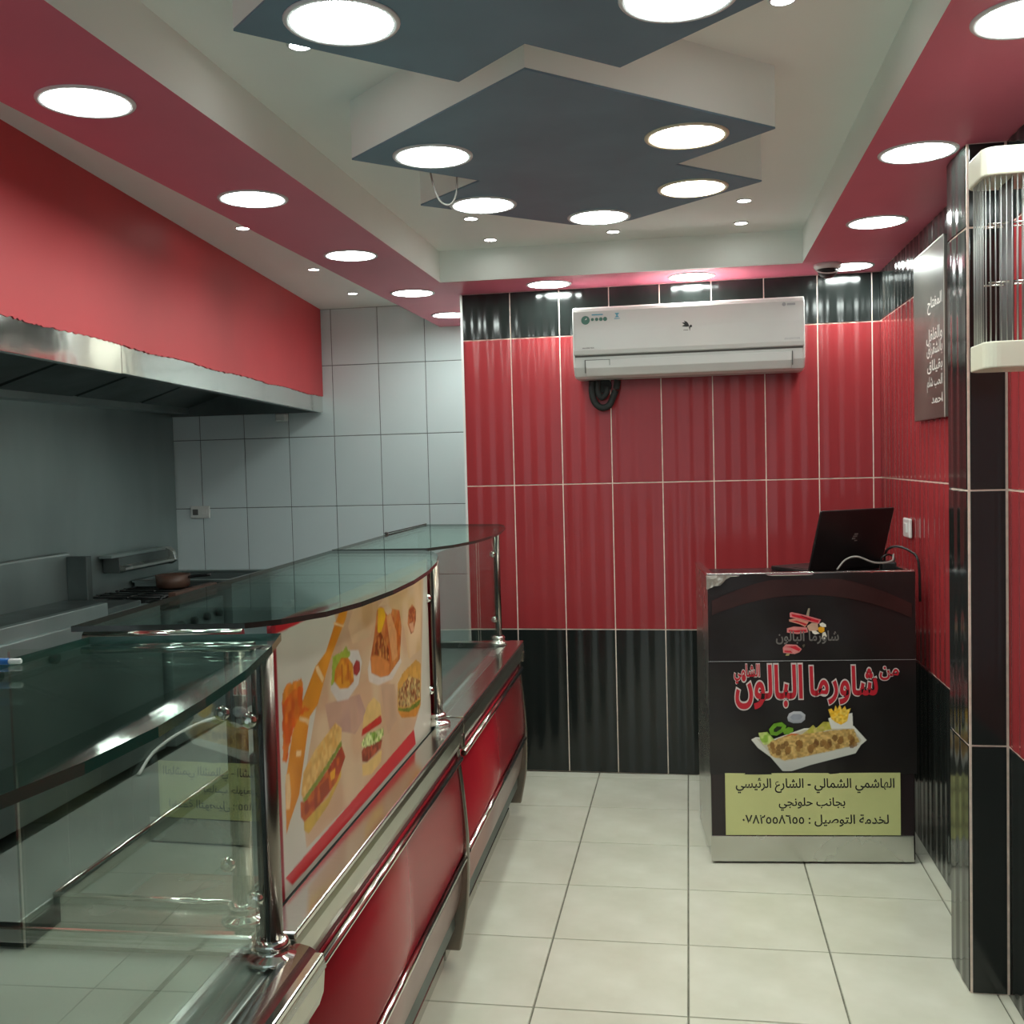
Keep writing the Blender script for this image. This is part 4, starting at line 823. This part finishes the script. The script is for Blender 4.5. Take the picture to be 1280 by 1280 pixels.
# three-feather winged emblem
fe = []
for (a0, L_, r0) in ((150, .030, .0045), (168, .032, .005), (196, .028, .0045)):
    a = math.radians(a0); d = (math.cos(a), math.sin(a)); n_ = (-d[1], d[0]); b0 = (.012, .197); up_ = []; dn = []
    for k in range(9):
        t = k/8; wv = r0*math.sin(math.pi*min(1, t*.9+.08)); bend = .009*math.sin(t*1.6)
        p = (b0[0]+d[0]*L_*t - n_[0]*bend, b0[1]+d[1]*L_*t - n_[1]*bend)
        up_.append((p[0]+n_[0]*wv, p[1]+n_[1]*wv)); dn.append((p[0]-n_[0]*wv, p[1]-n_[1]*wv))
    fe.append(up_+dn[::-1])
fe.append(disc(.019, .197, .0055, 12)); fe.append([(.010, .196), (.017, .193), (.015, .176)])
flat(fe, FYA, 'winged_emblem', black_plastic, ac)
flat([[(-.012, .180), (.008, .180), (.008, .1825), (-.012, .1825)]], FYA, 'emblem_caption', ink_grey, ac)
# pipe bundle below it
pb = empty('pipe_bundle', (-.36, wy(-.36)-.012, 1.782)); tag(pb, 'black insulated pipe bundle curling from a wall hole under the air conditioner', 'pipe')
MB().tube(curve_pts([(-.055, -.035, .0), (-.057, -.035, -.05), (-.045, -.035, -.095), (-.015, -.035, -.12), (.018, -.035, -.11), (.035, -.03, -.075), (.05, -.03, -.04), (.058, -.03, .0)], 8), .015, 12).obj('pipe', foam_black, pb)
MB().tube(curve_pts([(-.03, -.04, .0), (-.03, -.04, -.05), (-.015, -.04, -.075), (.005, -.04, -.06), (.01, -.03, -.03)], 8), .013, 12).obj('pipe', foam_black, pb)
MB().lathe([(.032, 0), (.034, .012), (.028, .02)], n=24, axis='y', c=(-.005, -.016, -.02)).obj('wall_sleeve', foam_black, pb)

# ---------------------------------------------------------------- chalk sign on the right wall
sg = empty('wall_sign', (XR-.012, 3.70, 1.82)); tag(sg, 'dark glossy hanging board with white Arabic writing on the right wall', 'sign')
MB().box(-.012, 0, -.23, .222, -.285, .285).obj('board', sign_dark, sg, bevel=.003)
ed = MB(); ed.box(-.0135, -.012, -.23, .222, .281, .285).box(-.0135, -.012, -.23, -.226, -.285, .285)
ed.obj('board_edge', sign_edge, sg)
fcs = lambda u, v: (-.0128, -u, v)
for s_, u0, u1, v0, v1 in (('المفتاح', .0, .20, .06, .115), ('والفلفل', -.02, .20, -.04, .012), ('بالشقراق', -.015, .2, -.085, -.035), ('بقيلاق', -.01, .2, -.135, -.092), ('الحب شلم', -.015, .2, -.195, -.145), ('احمد', .05, .2, -.235, -.205)):
    text_obj('lettering', s_, ink_chalk, sg, u0, u1, v0, v1, 0, .012, face=fcs)

# ---------------------------------------------------------------- caged insect killer
zk = empty('insect_killer', (.70, 2.33, 1.6)); zl = zk.location
tag(zk, 'white-capped insect killer behind a wire cage, mounted high at the right', 'insect killer')
def rrect(x0, x1, y0, y1, r=.03, n=6):
    pts = []
    for cx_, cy_, a in ((x1-.004, y0+.004, -90), (x1-.004, y1-.004, 0), (x0+r, y1-r, 90), (x0+r, y0+r, 180)):
        rr = r if cx_ < (x0+x1)/2 else .004
        for k in range(n+1):
            t = math.radians(a+90*k/n); pts.append((cx_+rr*math.cos(t), cy_+rr*math.sin(t)))
    return pts
ZX0, ZX1, ZY0, ZY1 = .598-.70, .805-.70, 2.262-2.33, 2.400-2.33
MB().prism(rrect(ZX0, ZX1, ZY0, ZY1), -.008, .046).obj('bottom_cap', cream_plastic, zk, bevel=.003)
MB().prism(rrect(ZX0-.002, ZX1, ZY0-.002, ZY1+.002), .378, .435).obj('top_cap', cream_plastic, zk, bevel=.006)
pr = rrect(ZX0+.006, ZX1-.003, ZY0+.006, ZY1-.006)
def walk(pts, step):
    out = []; acc = 0
    for i in range(len(pts)):
        a, b_ = Vector(pts[i]), Vector(pts[(i+1) % len(pts)]); L_ = (b_-a).length; t = step-acc if acc else 0
        while t < L_: out.append(a+(b_-a)*(t/L_)); t += step
        acc = (L_-(t-step)) if L_ else acc
    return out
wires = [p for p in walk(pr, .0105) if p.x < ZX1-.006]
wm = MB().tube([(0, 0, .046), (0, 0, .378)], .0011, 5).mesh('cage_wire', [mat('wire_grey', (.42, .44, .43), .4, .6)])
for p in wires[:200]:
    o = bpy.data.objects.new('cage_wire', wm); C.objects.link(o); o.parent = zk; o.location = (p.x, p.y, 0)
for z in (.17, .29):
    for dy in (-.02, .02): MB().tube([(ZX0+.02, dy, z), (ZX1, dy+.006, z+.006)], .0022, 6).obj('grid_rod', chrome, zk)
for z in (.12, .235, .35): MB().box(ZX0+.075, ZX0+.115, ZY0+.002, ZY0+.006, z-.001, z+.002).obj('cage_clip', chrome, zk)
for x in (ZX0+.06, ZX0+.12): MB().box(x, x+.001, ZY0+.02, ZY1-.02, .046, .378).obj('grid_strip', dark_metal, zk)
MB().box(ZX1-.012, ZX1, ZY0+.01, ZY1-.01, .04, .38).obj('back_plate', dark_metal, zk)
